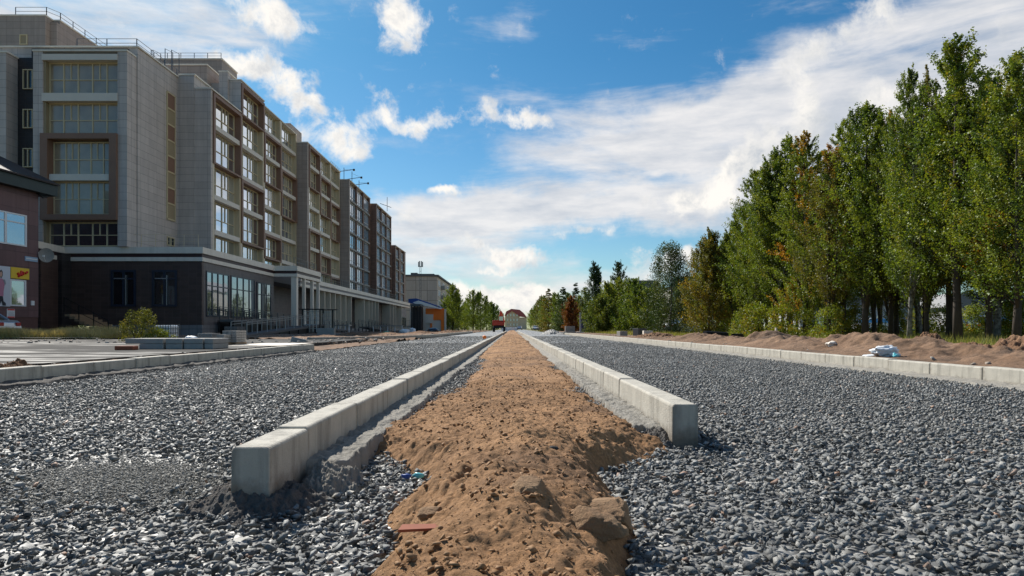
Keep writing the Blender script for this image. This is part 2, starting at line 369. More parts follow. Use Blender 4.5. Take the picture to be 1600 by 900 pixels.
# ------------------------------------------------------------ mesh helpers
class MB:
    def __init__(s): s.v = []; s.f = []; s.xf = None; s.mi = []; s.cur = 0
    def add(s, vs, fs):
        o = len(s.v)
        if s.xf is not None: vs = [tuple(s.xf @ Vector(p)) for p in vs]
        s.v += [tuple(p) for p in vs]; s.f += [tuple(i + o for i in f) for f in fs]; s.mi += [s.cur] * len(fs)
        return s
    def box(s, x0, x1, y0, y1, z0, z1):
        return s.add([(x0, y0, z0), (x1, y0, z0), (x1, y1, z0), (x0, y1, z0), (x0, y0, z1), (x1, y0, z1), (x1, y1, z1), (x0, y1, z1)],
              [(0, 3, 2, 1), (4, 5, 6, 7), (0, 1, 5, 4), (1, 2, 6, 5), (2, 3, 7, 6), (3, 0, 4, 7)])
    def tube(s, pts, r, n=6, r2=None):
        pts = [Vector(p) for p in pts]; m = len(pts); vs = []; fs = []
        for i, p in enumerate(pts):
            t = (pts[min(i + 1, m - 1)] - pts[max(i - 1, 0)]).normalized()
            a = t.orthogonal().normalized(); b = t.cross(a)
            rr = (r if r2 is None else r + (r2 - r) * i / (m - 1)) if not isinstance(r, (list, tuple)) else r[i]
            for k in range(n):
                th = 2 * math.pi * k / n; vs.append(p + (a * math.cos(th) + b * math.sin(th)) * rr)
        for i in range(m - 1):
            for k in range(n):
                k2 = (k + 1) % n; fs.append((i * n + k, i * n + k2, (i + 1) * n + k2, (i + 1) * n + k))
        fs.append(tuple(range(n - 1, -1, -1))); fs.append(tuple((m - 1) * n + k for k in range(n)))
        return s.add(vs, fs)
    def prism(s, poly, axis, a, b):
        """poly: 2D outline; extruded along axis 'x','y' or 'z' from a to b"""
        def P(u, v, w): return {'x': (w, u, v), 'y': (u, w, v), 'z': (u, v, w)}[axis]
        n = len(poly); vs = [P(u, v, a) for u, v in poly] + [P(u, v, b) for u, v in poly]
        fs = [tuple(range(n)), tuple(range(2 * n - 1, n - 1, -1))] + [(i, i + n, (i + 1) % n + n, (i + 1) % n) for i in range(n)]
        return s.add(vs, fs)
    def build(s, name, m, parent=None, loc=None, smooth=False, bevel=0):
        me = bpy.data.meshes.new(name); o = bpy.data.objects.new(name, me); COL.objects.link(o)
        off = Vector(parent.location) if parent is not None else Vector(loc or (0, 0, 0))
        if parent is not None and parent.parent is not None: off = off + Vector(parent.parent.location)
        me.from_pydata([tuple(Vector(p) - off) for p in s.v], [], s.f)
        ms = m if isinstance(m, (list, tuple)) else [m]
        for q in ms: me.materials.append(M[q] if isinstance(q, str) else q)
        if len(ms) > 1: me.polygons.foreach_set('material_index', s.mi)
        bm = bmesh.new(); bm.from_mesh(me); bmesh.ops.recalc_face_normals(bm, faces=bm.faces)
        if bevel:
            bmesh.ops.bevel(bm, geom=[e for e in bm.edges], offset=bevel, segments=1, affect='EDGES')
        bm.to_mesh(me); bm.free()
        if smooth: me.polygons.foreach_set('use_smooth', [True] * len(me.polygons))
        if parent is not None: o.parent = parent
        elif loc is not None: o.location = loc
        me.update(); return o
def tag(o, label=None, cat=None, group=None, kind=None):
    if label: o['label'] = label
    if cat: o['category'] = cat
    if group: o['group'] = group
    if kind: o['kind'] = kind
    return o
def thing(name, label, cat, loc, group=None):
    o = bpy.data.objects.new(name, None); COL.objects.link(o); o.location = loc; o.empty_display_size = .3
    return tag(o, label, cat, group)
def copy_thing(o, loc, rz=0, label=None, sc=None):
    r = o.copy(); COL.objects.link(r); r.location = loc; r.rotation_euler = (0, 0, rz)
    if sc: r.scale = (sc, sc, sc) if not isinstance(sc, tuple) else sc
    if label: r['label'] = label
    for ch in list(o.children):
        c = ch.copy(); COL.objects.link(c); c.parent = r
        for gch in list(ch.children):
            d = gch.copy(); COL.objects.link(d); d.parent = c
    return r
def npmesh(name, V, Fc, m, parent=None, smooth=False, attr=None):
    """V (n,3), Fc (m,k) arrays"""
    me = bpy.data.meshes.new(name); k = Fc.shape[1]
    me.vertices.add(len(V)); me.vertices.foreach_set('co', V.astype(np.float32).ravel())
    me.loops.add(Fc.size); me.loops.foreach_set('vertex_index', Fc.astype(np.int32).ravel())
    me.polygons.add(len(Fc)); me.polygons.foreach_set('loop_start', np.arange(0, Fc.size, k, dtype=np.int32))
    me.polygons.foreach_set('loop_total', np.full(len(Fc), k, dtype=np.int32))
    if smooth: me.polygons.foreach_set('use_smooth', np.ones(len(Fc), dtype=bool))
    if attr is not None:
        a = me.attributes.new('tint', 'FLOAT', 'POINT'); a.data.foreach_set('value', attr.astype(np.float32))
    me.update(calc_edges=True); me.validate()
    me.materials.append(M[m] if isinstance(m, str) else m)
    o = bpy.data.objects.new(name, me); COL.objects.link(o)
    if parent is not None: o.parent = parent
    return o
# numpy value noise
def _h(ix, iy, seed):
    n = (ix * 374761393 + iy * 668265263 + seed * 1442695041).astype(np.int64) & 0xffffffff
    n = ((n ^ (n >> 13)) * 1274126177) & 0xffffffff
    return ((n ^ (n >> 16)) & 0xffff) / 65535.0
def vnoise(x, y, seed=0):
    ix = np.floor(x).astype(np.int64); iy = np.floor(y).astype(np.int64); fx = x - ix; fy = y - iy
    fx = fx * fx * (3 - 2 * fx); fy = fy * fy * (3 - 2 * fy)
    a = _h(ix, iy, seed); b = _h(ix + 1, iy, seed); c = _h(ix, iy + 1, seed); d = _h(ix + 1, iy + 1, seed)
    return (a * (1 - fx) + b * fx) * (1 - fy) + (c * (1 - fx) + d * fx) * fy
def fbm(x, y, oct=5, seed=0, gain=.5):
    s = 0; a = 1; t = 0
    for i in range(oct):
        s = s + a * vnoise(x * 2 ** i + i * 17.3, y * 2 ** i - i * 9.1, seed + i); t += a; a *= gain
    return s / t
def smooth(a, b, x):
    t = np.clip((x - a) / (b - a), 0, 1); return t * t * (3 - 2 * t)
def gridmesh(name, xs, ys, zf, m, smooth_=True):
    X, Y = np.meshgrid(xs, ys); Z = zf(X, Y)
    V = np.stack([X.ravel(), Y.ravel(), Z.ravel()], 1); nx, ny = len(xs), len(ys)
    i = np.arange(nx - 1); j = np.arange(ny - 1); I, J = np.meshgrid(i, j); b = (J * nx + I).ravel()
    return npmesh(name, V, np.stack([b, b + 1, b + nx + 1, b + nx], 1), m, smooth=smooth_)

# ============================================================ SETTING
KX = 1.0        # kerb line offset of the median
OX = 5.5        # outer kerbs
def road_z(X, Y):
    z = .012 * (fbm(X * .8, Y * .8, 4, 3) - .5) * 2
    near = 1 - smooth(3.2, 4.6, Y)
    inner = 1 - smooth(1.0, 2.0, np.abs(X))
    return z - .05 * near * np.clip(inner + .35, 0, 1)
bgmb = MB(); bgmb.box(-900, 900, -60, 1800, -.6, -.16); tag(bgmb.build('ground', 'grassground'), kind='structure')
ys = np.concatenate([np.linspace(-4, 25, 150), np.linspace(25.5, 320, 200)])
tag(gridmesh('road', np.linspace(-OX, OX, 111), ys, lambda X, Y: road_z(X, Y) - .012, 'roadbase'), kind='structure')

def sand_top(X, Y):
    """sand heaped along the median; spreads from kerb to kerb beyond ~4 m"""
    wob = (fbm(X * 0 + 3.1, Y * 2.6, 4, 11) - .5)
    wob2 = (fbm(X * 0 + 8.7, Y * 2.6, 4, 12) - .5)
    wide = smooth(3.15, 4.0, Y)
    bulge = np.exp(-((Y - 2.9) / .9) ** 2)
    hl = .40 + .10 * np.clip(2.4 - Y, 0, 1) + .05 * bulge + .66 * wide + .16 * wob
    hr = .30 + .13 * bulge + .66 * wide + .14 * wob2
    hl = hl - .46 * smooth(6.0, 7.0, Y) * (1 - smooth(13.5, 15, Y)) * (.7 + .6 * wob)
    xc = X - .02
    t = np.where(xc < 0, -xc / hl, xc / hr)
    t = t + .26 * (fbm(X * 7, Y * 7, 5, 19, .6) - .5)
    edge = 1 - smooth(.55, 1.18, t)
    dome = np.clip(1 - np.clip(t, 0, 1.1) ** 2, 0, 1) ** .8
    h = (.082 * (1 - smooth(3.3, 5.6, Y)) + .045) + .05 * np.exp(-((Y - 3.35) / .45) ** 2 - ((X - .1) / .35) ** 2) + .05 * np.exp(-((Y - 2.1) / .35) ** 2 - ((X - .02) / .2) ** 2)
    z = -.10 + edge * (.085 + .02 * wide + h * dome)
    n = (fbm(X * 3.2, Y * 3.2, 6, 21, .55) - .5) * .085 - (np.abs(fbm(X * 6, Y * 6, 5, 31, .6) - .5)) * .075 + .008 + (fbm(X * 20, Y * 20, 4, 41, .65) - .5) * .030
    # dragged groove
    gx = X + .17 - (Y - 2.5) * .45
    groove = -.018 * np.exp(-(gx / .018) ** 2) * np.exp(-((Y - 2.55) / .22) ** 2) + .012 * np.exp(-((gx + .035) / .02) ** 2) * np.exp(-((Y - 2.55) / .22) ** 2)
    far = smooth(8, 30, Y)
    ruts = .035 * np.sin(Y * 2.1 + 3 * fbm(X * 1.2, Y * .8, 3, 77)) * smooth(5, 9, Y) * fbm(X * 2, Y * .7, 3, 78)
    return z + edge * (n * (1 + .9 * far) + groove + ruts)
tag(gridmesh('median_sand', np.linspace(-.84, .88, 260), np.linspace(1.3, 8.0, 950), sand_top, 'sand'), kind='structure')
tag(gridmesh('median_sand', np.linspace(-.86, .86, 60), np.linspace(7.99, 60, 700), sand_top, 'sand'), kind='structure')
tag(gridmesh('median_sand', np.linspace(-.86, .86, 24), np.linspace(59.9, 300, 300), sand_top, 'sand'), kind='structure')

# right verge and left lot
def verge_z(X, Y):
    bank = np.exp(-((X - 7.6 - .5 * (fbm(Y * .3, Y * 0, 3, 50) - .5)) / .95) ** 2) * smooth(5, 9, Y) * (1 - smooth(30, 45, Y))
    amt = np.clip(fbm(X * .5, Y * .55, 4, 52, .55) * 2.2 - .55, .15, 1)
    return .15 + .10 * (fbm(X * .9, Y * .9, 5, 51) - .5) + .06 * (fbm(X * 5, Y * 5, 3, 53) - .5) + bank * (.42 * amt + .22 * (fbm(X * 3.2, Y * 3.2, 5, 54, .6) - .5) - .25 * np.abs(fbm(X * 2.1, Y * 2.1, 5, 56, .6) - .5))
tag(gridmesh('soil_verge', np.linspace(OX + .14, 12, 150), np.concatenate([np.linspace(-4, 40, 1000), np.linspace(40.2, 130, 300)]), verge_z, 'soilground'), kind='structure')
tag(gridmesh('grass_ground', np.concatenate([np.linspace(11.9, 40, 60), [80, 200, 500]]), np.concatenate([np.linspace(-4, 130, 200), [200, 400]]), lambda X, Y: .12 + .12 * (fbm(X * .4, Y * .4, 4, 55) - .5), 'grassground'), kind='structure')
mb = MB(); mb.box(-60, -7.0, 2, 33, -.1, .13); tag(mb.build('parking_asphalt', 'asphalt'), kind='structure')
tag(gridmesh('soil_verge', np.linspace(-7.05, -OX - .14, 12), np.linspace(2, 20, 140), lambda X, Y: .10 + .05 * (fbm(X * 4, Y * 4, 4, 57) - .5), 'soilground'), kind='structure')
tag(gridmesh('soil_verge', np.concatenate([np.linspace(-40, -OX - .14, 120)]), np.linspace(32.9, 180, 500), lambda X, Y: .02 + .09 * smooth(5.6, 8, -X) + .16 * (fbm(X * .7, Y * .7, 5, 59) - .42) + .22 * (fbm(X * 3, Y * 3, 3, 61) - .5), 'soilground'), kind='structure')
tag(gridmesh('soil_verge', np.linspace(-OX - 1.6, -OX - .02, 12), np.linspace(19.2, 33, 60), lambda X, Y: .02 + .05 * (fbm(X * 4, Y * 4, 4, 63) - .5), 'soilground'), kind='structure')

# ---- gravel stones (uncountable): one merged mesh per band
def rock_proto(seed, n=14, sub=False):
    rs = np.random.RandomState(seed); bm = bmesh.new()
    for _ in range(n):
        p = rs.normal(size=3); p /= np.linalg.norm(p); p *= rs.uniform(.82, 1.0); bm.verts.new(p * np.array([1, .72, .48]))
    bmesh.ops.convex_hull(bm, input=bm.verts)
    for v in [v for v in bm.verts if not v.link_faces]: bm.verts.remove(v)
    bmesh.ops.triangulate(bm, faces=bm.faces); bm.verts.index_update()
    V = np.array([v.co[:] for v in bm.verts]); Fc = np.array([[v.index for v in f.verts] for f in bm.faces]); bm.free()
    return V, Fc
PROT = [rock_proto(100 + i, 8 + i % 3) for i in range(12)]
PROTS = [rock_proto(200 + i, 7) for i in range(6)]
def stones(P, size, protos, seed, flat=.75):
    rs = np.random.RandomState(seed); n = len(P); which = rs.randint(0, len(protos), n)
    Vs, Fs, off = [], [], 0
    for k, (PV, PF) in enumerate(protos):
        idx = np.where(which == k)[0]; m = len(idx)
        if not m: continue
        yaw = rs.uniform(0, 6.283, m); a = rs.normal(0, .38, m); b = rs.normal(0, .38, m)
        cz, sz = np.cos(yaw), np.sin(yaw); ca, sa = np.cos(a), np.sin(a); cb, sb = np.cos(b), np.sin(b)
        Rz = np.zeros((m, 3, 3)); Rz[:, 0, 0] = cz; Rz[:, 0, 1] = -sz; Rz[:, 1, 0] = sz; Rz[:, 1, 1] = cz; Rz[:, 2, 2] = 1
        Rx = np.zeros((m, 3, 3)); Rx[:, 0, 0] = 1; Rx[:, 1, 1] = ca; Rx[:, 1, 2] = -sa; Rx[:, 2, 1] = sa; Rx[:, 2, 2] = ca
        Ry = np.zeros((m, 3, 3)); Ry[:, 1, 1] = 1; Ry[:, 0, 0] = cb; Ry[:, 0, 2] = sb; Ry[:, 2, 0] = -sb; Ry[:, 2, 2] = cb
        Q = Rz @ Rx @ Ry
        sc = size[idx][:, None] * np.stack([rs.uniform(.8, 1.2, m), rs.uniform(.75, 1.15, m), rs.uniform(.8, 1.25, m)], 1)
        v = np.einsum('mij,mpj->mpi', Q, PV[None] * sc[:, None, :]) + P[idx][:, None, :]
        Vs.append(v.reshape(-1, 3)); nv = len(PV)
        Fs.append((PF[None] + (np.arange(m) * nv)[:, None, None] + off).reshape(-1, 3)); off += m * nv
    return np.concatenate(Vs), np.concatenate(Fs)
def scatter(x0, x1, y0, y1, dens, rs, fov=True):
    n = int((x1 - x0) * (y1 - y0) * dens); X = rs.uniform(x0, x1, n); Y = rs.uniform(y0, y1, n)
    if fov:
        k = np.abs(X) < Y * .80 + .5; X, Y = X[k], Y[k]
    return X, Y
def free_of_kerbs(X, Y):
    k = ~((np.abs(X + 1.0) < .10) & (Y > 2.55)) & ~((np.abs(X - 1.0) < .10) & (Y > 3.85))
    return k & ~((X > -.93) & (X < -.74) & (Y > 3.0)) & ~((X < .93) & (X > .74) & (Y > 4.3))
rs = np.random.RandomState(5)
Vall, Fall, off = [], [], 0
for (ya, yb, dens, smin, smax, prot) in [(1.35, 4.6, 2100, .008, .031, PROT), (4.6, 9.5, 1500, .010, .030, PROTS), (9.5, 13, 900, .012, .028, PROTS), (13, 18, 620, .012, .028, PROTS), (18, 30, 240, .016, .030, PROTS), (30, 55, 50, .02, .04, PROTS)]:
    X, Y = scatter(-OX + .05, OX - .05, ya, yb, dens, rs)
    k = free_of_kerbs(X, Y)
    st_ = np.clip(sand_top(X, Y), -.2, 1) ; rz = road_z(X, Y)
    inmed = (np.abs(X) < .93)
    k &= ~(inmed & (st_ > rz + .002 + .01 * rs.uniform(-1, 1, len(X)))) & ~(inmed & (Y > 15.5))
    # fine worn patch left of the first kerb stone
    patch = np.exp(-(((X + 1.75 + .25 * (Y - 3)) / .42) ** 2 + ((Y - 3.1) / .42) ** 2))
    k &= ~(rs.uniform(size=len(X)) < patch * 1.6)
    X, Y = X[k], Y[k]; size = rs.uniform(0, 1, len(X)) ** 2.0 * (smax - smin) + smin
    Z = road_z(X, Y) + rs.uniform(-.010, .020, len(X)) + size * .25
    V, Fc = stones(np.stack([X, Y, Z], 1), size, prot, int(ya * 10))
    Vall.append(V); Fall.append(Fc + off); off += len(V)
tag(npmesh('gravel', np.concatenate(Vall), np.concatenate(Fall), 'gravel'), 'loose crushed dark grey stone spread over both carriageways', 'gravel', kind='stuff')
# fine grit patch
rs = np.random.RandomState(9)
n = 16000; X = -1.72 + rs.normal(0, .30, n); Y = 2.98 + rs.normal(0, .26, n)
k = free_of_kerbs(X, Y) & (X < -1.1); X, Y = X[k], Y[k]
Z = road_z(X, Y) + rs.uniform(-.004, .010, len(X))
M['grit'] = mat('pale_grit', (.25, .24, .215), .85, (60, .4))
V, Fc = stones(np.stack([X, Y, Z], 1), rs.uniform(.003, .012, len(X)), PROTS, 77)
tag(npmesh('grit', V, Fc, 'grit'), 'patch of fine pale grit left of the nearest kerb stone', 'grit', kind='stuff')
# sand clods
X = rs.uniform(-.8, .8, 22000); Y = 1.5 + rs.uniform(0, 1, 22000) ** 1.5 * 14
st_ = sand_top(X, Y); k = st_ > .0; X, Y, st_ = X[k], Y[k], st_[k]
sz = .003 + .019 * rs.uniform(0, 1, len(X)) ** 8
V, Fc = stones(np.stack([X, Y, st_ + sz * .3], 1), sz, PROTS, 78)
spX = rs.uniform(-.85, .85, 14000); spY = 1.4 + rs.uniform(0, 1, 14000) * 6
sp = sand_top(spX, spY); k = (sp < .0) & (sp > -.085) & (rs.uniform(size=len(spX)) < .8); spX, spY = spX[k], spY[k]
spV, spF = stones(np.stack([spX, spY, road_z(spX, spY) + rs.uniform(.004, .022, len(spX))], 1), rs.uniform(.003, .010, len(spX)), PROTS, 79)
V = np.concatenate([V, spV]); Fc = np.concatenate([Fc, spF + len(V) - len(spV)])
M['clod'] = mat('sand_clod', (.25, .135, .058))
tag(npmesh('sand_clods', V, Fc, 'clod'), 'small clods of damp sand scattered over the mound', 'sand clods', kind='stuff')

# ============================================================ KERBS
def kerb_mesh(L=.992, w=.15, h=.26):
    mb = MB(); c = .010
    # chamfered profile, slightly narrower at the top
    prof = [(-w / 2, -.06), (w / 2, -.06), (w / 2, h - .06 - c), (w / 2 - c, h - .06), (-w / 2 + c * 1.3, h - .06), (-w / 2 + .004, h - .06 - c * 1.2)]
    mb.prism(prof, 'y', 0, L); return mb
def kerb_row(side, y0, y1, first, group, label, flip, zoff=0.0, lab_first=None):
    base = None; y = y0; i = 0; rr = random.Random(int(abs(side) * 100 + y0 * 7))
    while y < y1:
        L = first if i == 0 else 1.0
        loc = (side + rr.uniform(-.006, .006), y, zoff + rr.uniform(-.005, .005))
        if i == 0 or base is None:
            mbk = kerb_mesh(L - .007); o = mbk.build('kerb_stone', 'concrete', bevel=.004); o.location = loc
            if i > 0: base = o
        else:
            o = base.copy(); COL.objects.link(o); o.location = loc
        o.rotation_euler = (rr.uniform(-.003, .003), rr.uniform(-.007, .007), rr.uniform(-.004, .004))
        tag(o, lab_first if (i == 0 and lab_first) else label, 'kerb stone', group)
        y += L; i += 1
    return y
yl = kerb_row(-KX, 2.60, 66, .50, 'kerb stones along the left edge of the sand strip', 'grey concrete kerb stone in the long row left of the sand strip', False, 0, 'nearest short kerb stone with exposed bluish end, left of the sand mound')
yr = kerb_row(KX, 3.92, 66, 1.0, 'kerb stones along the right edge of the sand strip', 'grey concrete kerb stone in the long row right of the sand strip', False, .012, 'nearest kerb stone with bare square end, right of the sand mound')
kerb_row(-OX - .075, 4.0, 18.6, 1.0, 'kerb stones along the paved lot at left', 'kerb stone between the left carriageway and the asphalt lot', False, .01)
kerb_row(OX + .075, 4.0, 66, 1.0, 'kerb stones along the tree side of the road', 'pale kerb stone in the row below the soil heaps at right', False, .0)
# far remainder of the kerbs, too many and small to count
mb = MB()
def far_stone(x, y, z=0): mb.box(x - .075, x + .075, y, y + .985, z - .06, z + .19)
for side, ys_, ye in ((-KX, yl, 130), (KX, yr, 130)):
    y = ys_
    while y < ye: far_stone(side, y); y += 1
y = 66.2
while y < 110: far_stone(OX + .075, y); y += 1
o = mb.build('kerb_stones', 'concrete'); tag(o, 'far run of kerb stones continuing beside the road toward the horizon', 'kerb stones', kind='stuff')
# curved return of kerbs beyond the driveway opening
pts = []
for i in range(14):
    t = i / 13; pts.append((-9.4 + 3.85 * (1 - (1 - t) ** 2), 31.5 + 15 * t))
yy = 46.5
while yy < 95: yy += 1.0; pts.append((-5.55, yy))
kb = None
for a, b in zip(pts[:-1], pts[1:]):
    L = math.hypot(b[0] - a[0], b[1] - a[1])
    if kb is None: kb = kerb_mesh(1.0).build('kerb_stone', 'concrete'); o = kb
    else: o = kb.copy(); COL.objects.link(o)
    o.location = (a[0], a[1], .03); o.rotation_euler = (0, 0, -math.atan2(b[0] - a[0], b[1] - a[1])); o.scale = (1, L * .99, 1)
    tag(o, 'kerb stone in the curved line in front of the shop terrace', 'kerb stone', 'kerb stones curving past the driveway')
# rough concrete haunches under the kerbs
def strip(name, x0, x1, y0, y1, zt, mname, label, seed, step=.04, rough=.02, cap=0.0, nx=9):
    """rough poured strip: top between x0 (kerb side) and x1 (free side), broken free edge dropping to the ground"""
    ny = int((y1 - y0) / step); V = []; 
    ysn = np.linspace(y0, y1, ny + 1)
    prof = [0, .2, .4, .6, .8, .93, 1.0, 1.03, 1.0]
    sgn = 1 if x1 > x0 else -1
    Xr, Yr, Zr = [], [], []
    for j, t in enumerate(prof):
        wob = (fbm(ysn * 2.2, ysn * 0 + seed, 5, seed) - .5) * abs(x1 - x0) * .7
        n1 = (fbm(ysn * 9, ysn * 0 + j * 3.3, 4, seed + 5) - .5)
        x = x0 + (x1 - x0) * t + sgn * wob * (t ** 2) + n1 * rough * .6 * (j > 0)
        z = np.full_like(ysn, zt) + (fbm(ysn * 7, ysn * 0 + j * 2.1, 5, seed + 9) - .5) * rough * 2 - .015 * t
        if j == 6: z = z - .006
        if j == 7: z = z - .055
        if j == 8: z = np.full_like(ysn, -.16)
        Xr.append(x); Yr.append(ysn + n1 * .01); Zr.append(z)
    X = np.stack(Xr, 1); Y = np.stack(Yr, 1); Z = np.stack(Zr, 1); nxn = len(prof)
    V = np.stack([X.ravel(), Y.ravel(), Z.ravel()], 1)
    I, J = np.meshgrid(np.arange(nxn - 1), np.arange(ny)); b = (J * nxn + I).ravel()
    Fq = np.stack([b, b + 1, b + nxn + 1, b + nxn], 1)
    V = np.concatenate([V, [[x0, ysn[0], -.16]]]); Fq = np.concatenate([Fq, [[len(V) - 1, k + 1, k, k] for k in range(nxn - 1)]])
    o = npmesh(name, V, Fq, mname)
    tag(o, label, 'concrete footing'); return o
def ledge(sgn, xk, xf, y0, y1, zt, label, seed):
    def zf_(X, Y):
        A = np.abs(X); e = xf + (fbm(Y * 3.1, Y * 0 + seed, 5, seed, .6) - .5) * .09 + (fbm(X * 30, Y * 30, 3, seed + 2) - .5) * .02
        ys0 = y0 + .06 + (fbm(X * 14, X * 0 + seed, 3, seed + 7) - .5) * .16
        m_ = smooth(-.006, .010, A - e) * smooth(-.01, .03, Y - ys0)
        top = zt + (fbm(X * 11, Y * 11, 5, seed + 4, .65) - .5) * .055 + (fbm(X * 45, Y * 45, 3, seed + 5, .6) - .5) * .014
        return -.14 + m_ * (.14 + top)
    o = gridmesh('kerb_footing', np.sort(sgn * np.linspace(xk, xf - .07, 36)), np.linspace(y0, y1, int((y1 - y0) / .012)), zf_, 'mortar')
    tag(o, label, 'concrete footing')
ledge(-1, 1 - .065, .735, 3.0, 10, .055, 'rough concrete ledge along the nearest inner side of the left median kerb', 3)
ledge(1, 1 - .065, .745, 4.1, 12, .050, 'crumbly concrete ledge along the nearest inner side of the right median kerb', 13)
strip('kerb_footing', -KX + .07, -.735, 9.98, 60, .060, 'mortar', 'far continuation of the concrete ledge inside the left median kerb', 3, .04, .014)
strip('kerb_footing', KX - .07, .745, 11.98, 60, .055, 'mortar', 'far continuation of the concrete ledge inside the right median kerb', 13, .04, .018)
M['footing_dark'] = mat('dark_footing', (.10, .09, .08), .95, (5, .5), bump=(30, .02))  # darker tone than the other kerb ledges
strip('kerb_footing', -OX, -OX + .20, 4, 18.5, .068, 'footing_dark', 'broken dark concrete ledge below the kerb of the asphalt lot', 23, .05, .035)
strip('kerb_footing', OX, OX - .26, 4, 60, .045, 'mortar_sand' if False else 'mortar', 'sandy concrete ledge below the kerb on the tree side', 33, .05, .03)
FAX = [((.5, -.2, .8), (-.5, -.6, .5), (.3, -.9, .1)), ((.1, -.3, .9), (-.8, -.2, .4), (.8, -.4, .3)), ((-.3, -.5, .8), (.6, -.7, .2), (0, .3, .9))]
def lump(name, loc, rx, ry, rz, mname, label, cat, seed, amp=.3, sub=4, group=None, rot=0, facet=False):
    bm = bmesh.new(); bmesh.ops.create_icosphere(bm, subdivisions=sub, radius=1)
    rr = random.Random(seed); from mathutils import noise as mn
    sh = Vector((rr.uniform(-50, 50),) * 3)
    for v in bm.verts:
        p = v.co.copy(); n = mn.fractal(p * 1.3 + sh, 1.0, 2.0, 5) * amp + mn.fractal(p * 4 + sh, 1.0, 2.0, 4) * amp * .35
        v.co = p * (1 + n)
        if facet:
            for ax in FAX[seed % 3]:
                a = Vector(ax).normalized(); d = v.co.dot(a)
                if d > .74: v.co -= a * (d - .74) * .85
    bmesh.ops.scale(bm, vec=(rx, ry, rz), verts=bm.verts)
    bmesh.ops.rotate(bm, cent=(0, 0, 0), matrix=Matrix.Rotation(rot, 3, 'Z'), verts=bm.verts)
    me = bpy.data.meshes.new(name); bm.to_mesh(me); bm.free(); me.materials.append(M[mname])
    me.polygons.foreach_set('use_smooth', [True] * len(me.polygons))
    o = bpy.data.objects.new(name, me); COL.objects.link(o); o.location = loc
    return tag(o, label, cat, group)
M['mortar_dark'] = mat('dark_mortar', (.115, .105, .10), .92, (12, .4), bump=(30, .02))
NEAR_HEAPS = True
# stones and bits on the mound
def szt(x, y): return float(sand_top(np.array([x]), np.array([y]))[0])
for (x, y, rx, ry, rz, rot, lab, sd_) in [
    (.30, 2.20, .085, .11, .060, .5, 'largest half buried sandy stone slab on the right flank of the mound', 1),
    (.235, 1.98, .085, .06, .050, -.3, 'broad sandy rock on the mound just in front of the largest slab', 2),
    (.05, 2.02, .060, .045, .045, .2, 'pointed sandy rock near the crest in the middle of the mound', 3),
    (-.255, 2.22, .050, .040, .030, .1, 'small sandy rock at the left foot of the mound', 4),
    (.01, 2.60, .026, .020, .020, .1, 'fist sized brown clod on the crest of the mound', 5)]:
    lump('rock', (x, y, szt(x, y) - rz * .1), rx, ry, rz, 'stone_sand', lab, 'rock', sd_ + 40, .3, 5, rot=rot, facet=True)
mb = MB(); mb.xf = Matrix.Translation((-.255, 1.93, szt(-.255, 1.93) + .02)) @ Matrix.Rotation(.12, 4, 'Z') @ Matrix.Rotation(.12, 4, 'X')
mb.prism([(-.065, -.02), (.06, -.016), (.07, .012), (-.055, .018)], 'z', -.004, .004)
tag(mb.build('brick_shard', 'redshard'), 'thin red clay shard lying at the left foot of the mound', 'brick shard')
for i, (x, y, c, lab) in enumerate([(-.47, 3.05, 'blue', 'crumpled blue plastic scrap on gravel between kerb ledge and mound'), (-.42, 3.07, 'cyan_plastic', 'pale cyan plastic scrap on gravel beside the blue one')]):
    lump('plastic_scrap', (x, y, -.01), .022, .012, .012, c, lab, 'litter', 60 + i, .5, 2)
lump('black_clod', (.18, 3.02, szt(.18, 3.02) + .008), .026, .018, .012, 'rubber', 'small black lump lying on the upper mound', 'lump', 71, .5, 2)
lump('marker_cap', (AX(757, 29.5), 29.5, .27), .085, .085, .075, 'orange', 'small orange marker cap on the far left median kerb', 'marker', 73, .06, 3)
o = lump('steel_peg', (0, 0, 0), .01, .01, .01, 'rail', 'x', 'peg', 1, .1, 1); bpy.data.objects.remove(o)

# ============================================================ TREES
def leaf_cloud(rs, centers, radii, tints, per, L, dirs=None):
    n = len(centers); m = n * per
    c = np.repeat(centers, per, 0); r = np.repeat(radii, per, 0); t = np.repeat(tints, per)
    d = rs.normal(size=(m, 3)); d /= np.linalg.norm(d, axis=1)[:, None] + 1e-9
    rad = rs.uniform(0, 1, m) ** .5
    p = c + d * rad[:, None] * r
    if dirs is not None: p = p + np.repeat(dirs, per, 0) * rs.uniform(-1, 1, m)[:, None]
    a = rs.normal(size=(m, 3)); a[:, 2] -= .3; a /= np.linalg.norm(a, axis=1)[:, None]
    b = np.cross(a, rs.normal(size=(m, 3))); b /= np.linalg.norm(b, axis=1)[:, None] + 1e-9
    l = L * rs.uniform(.65, 1.25, m)[:, None]
    V = np.stack([p - a * l * .5, p + b * l * .30, p + a * l * .5, p - b * l * .30], 1).reshape(-1, 3)
    Fc = np.arange(m * 4).reshape(-1, 4)
    tt = np.clip(t + rs.normal(0, .05, m), 0, 1)
    return V, Fc, np.repeat(tt, 4)
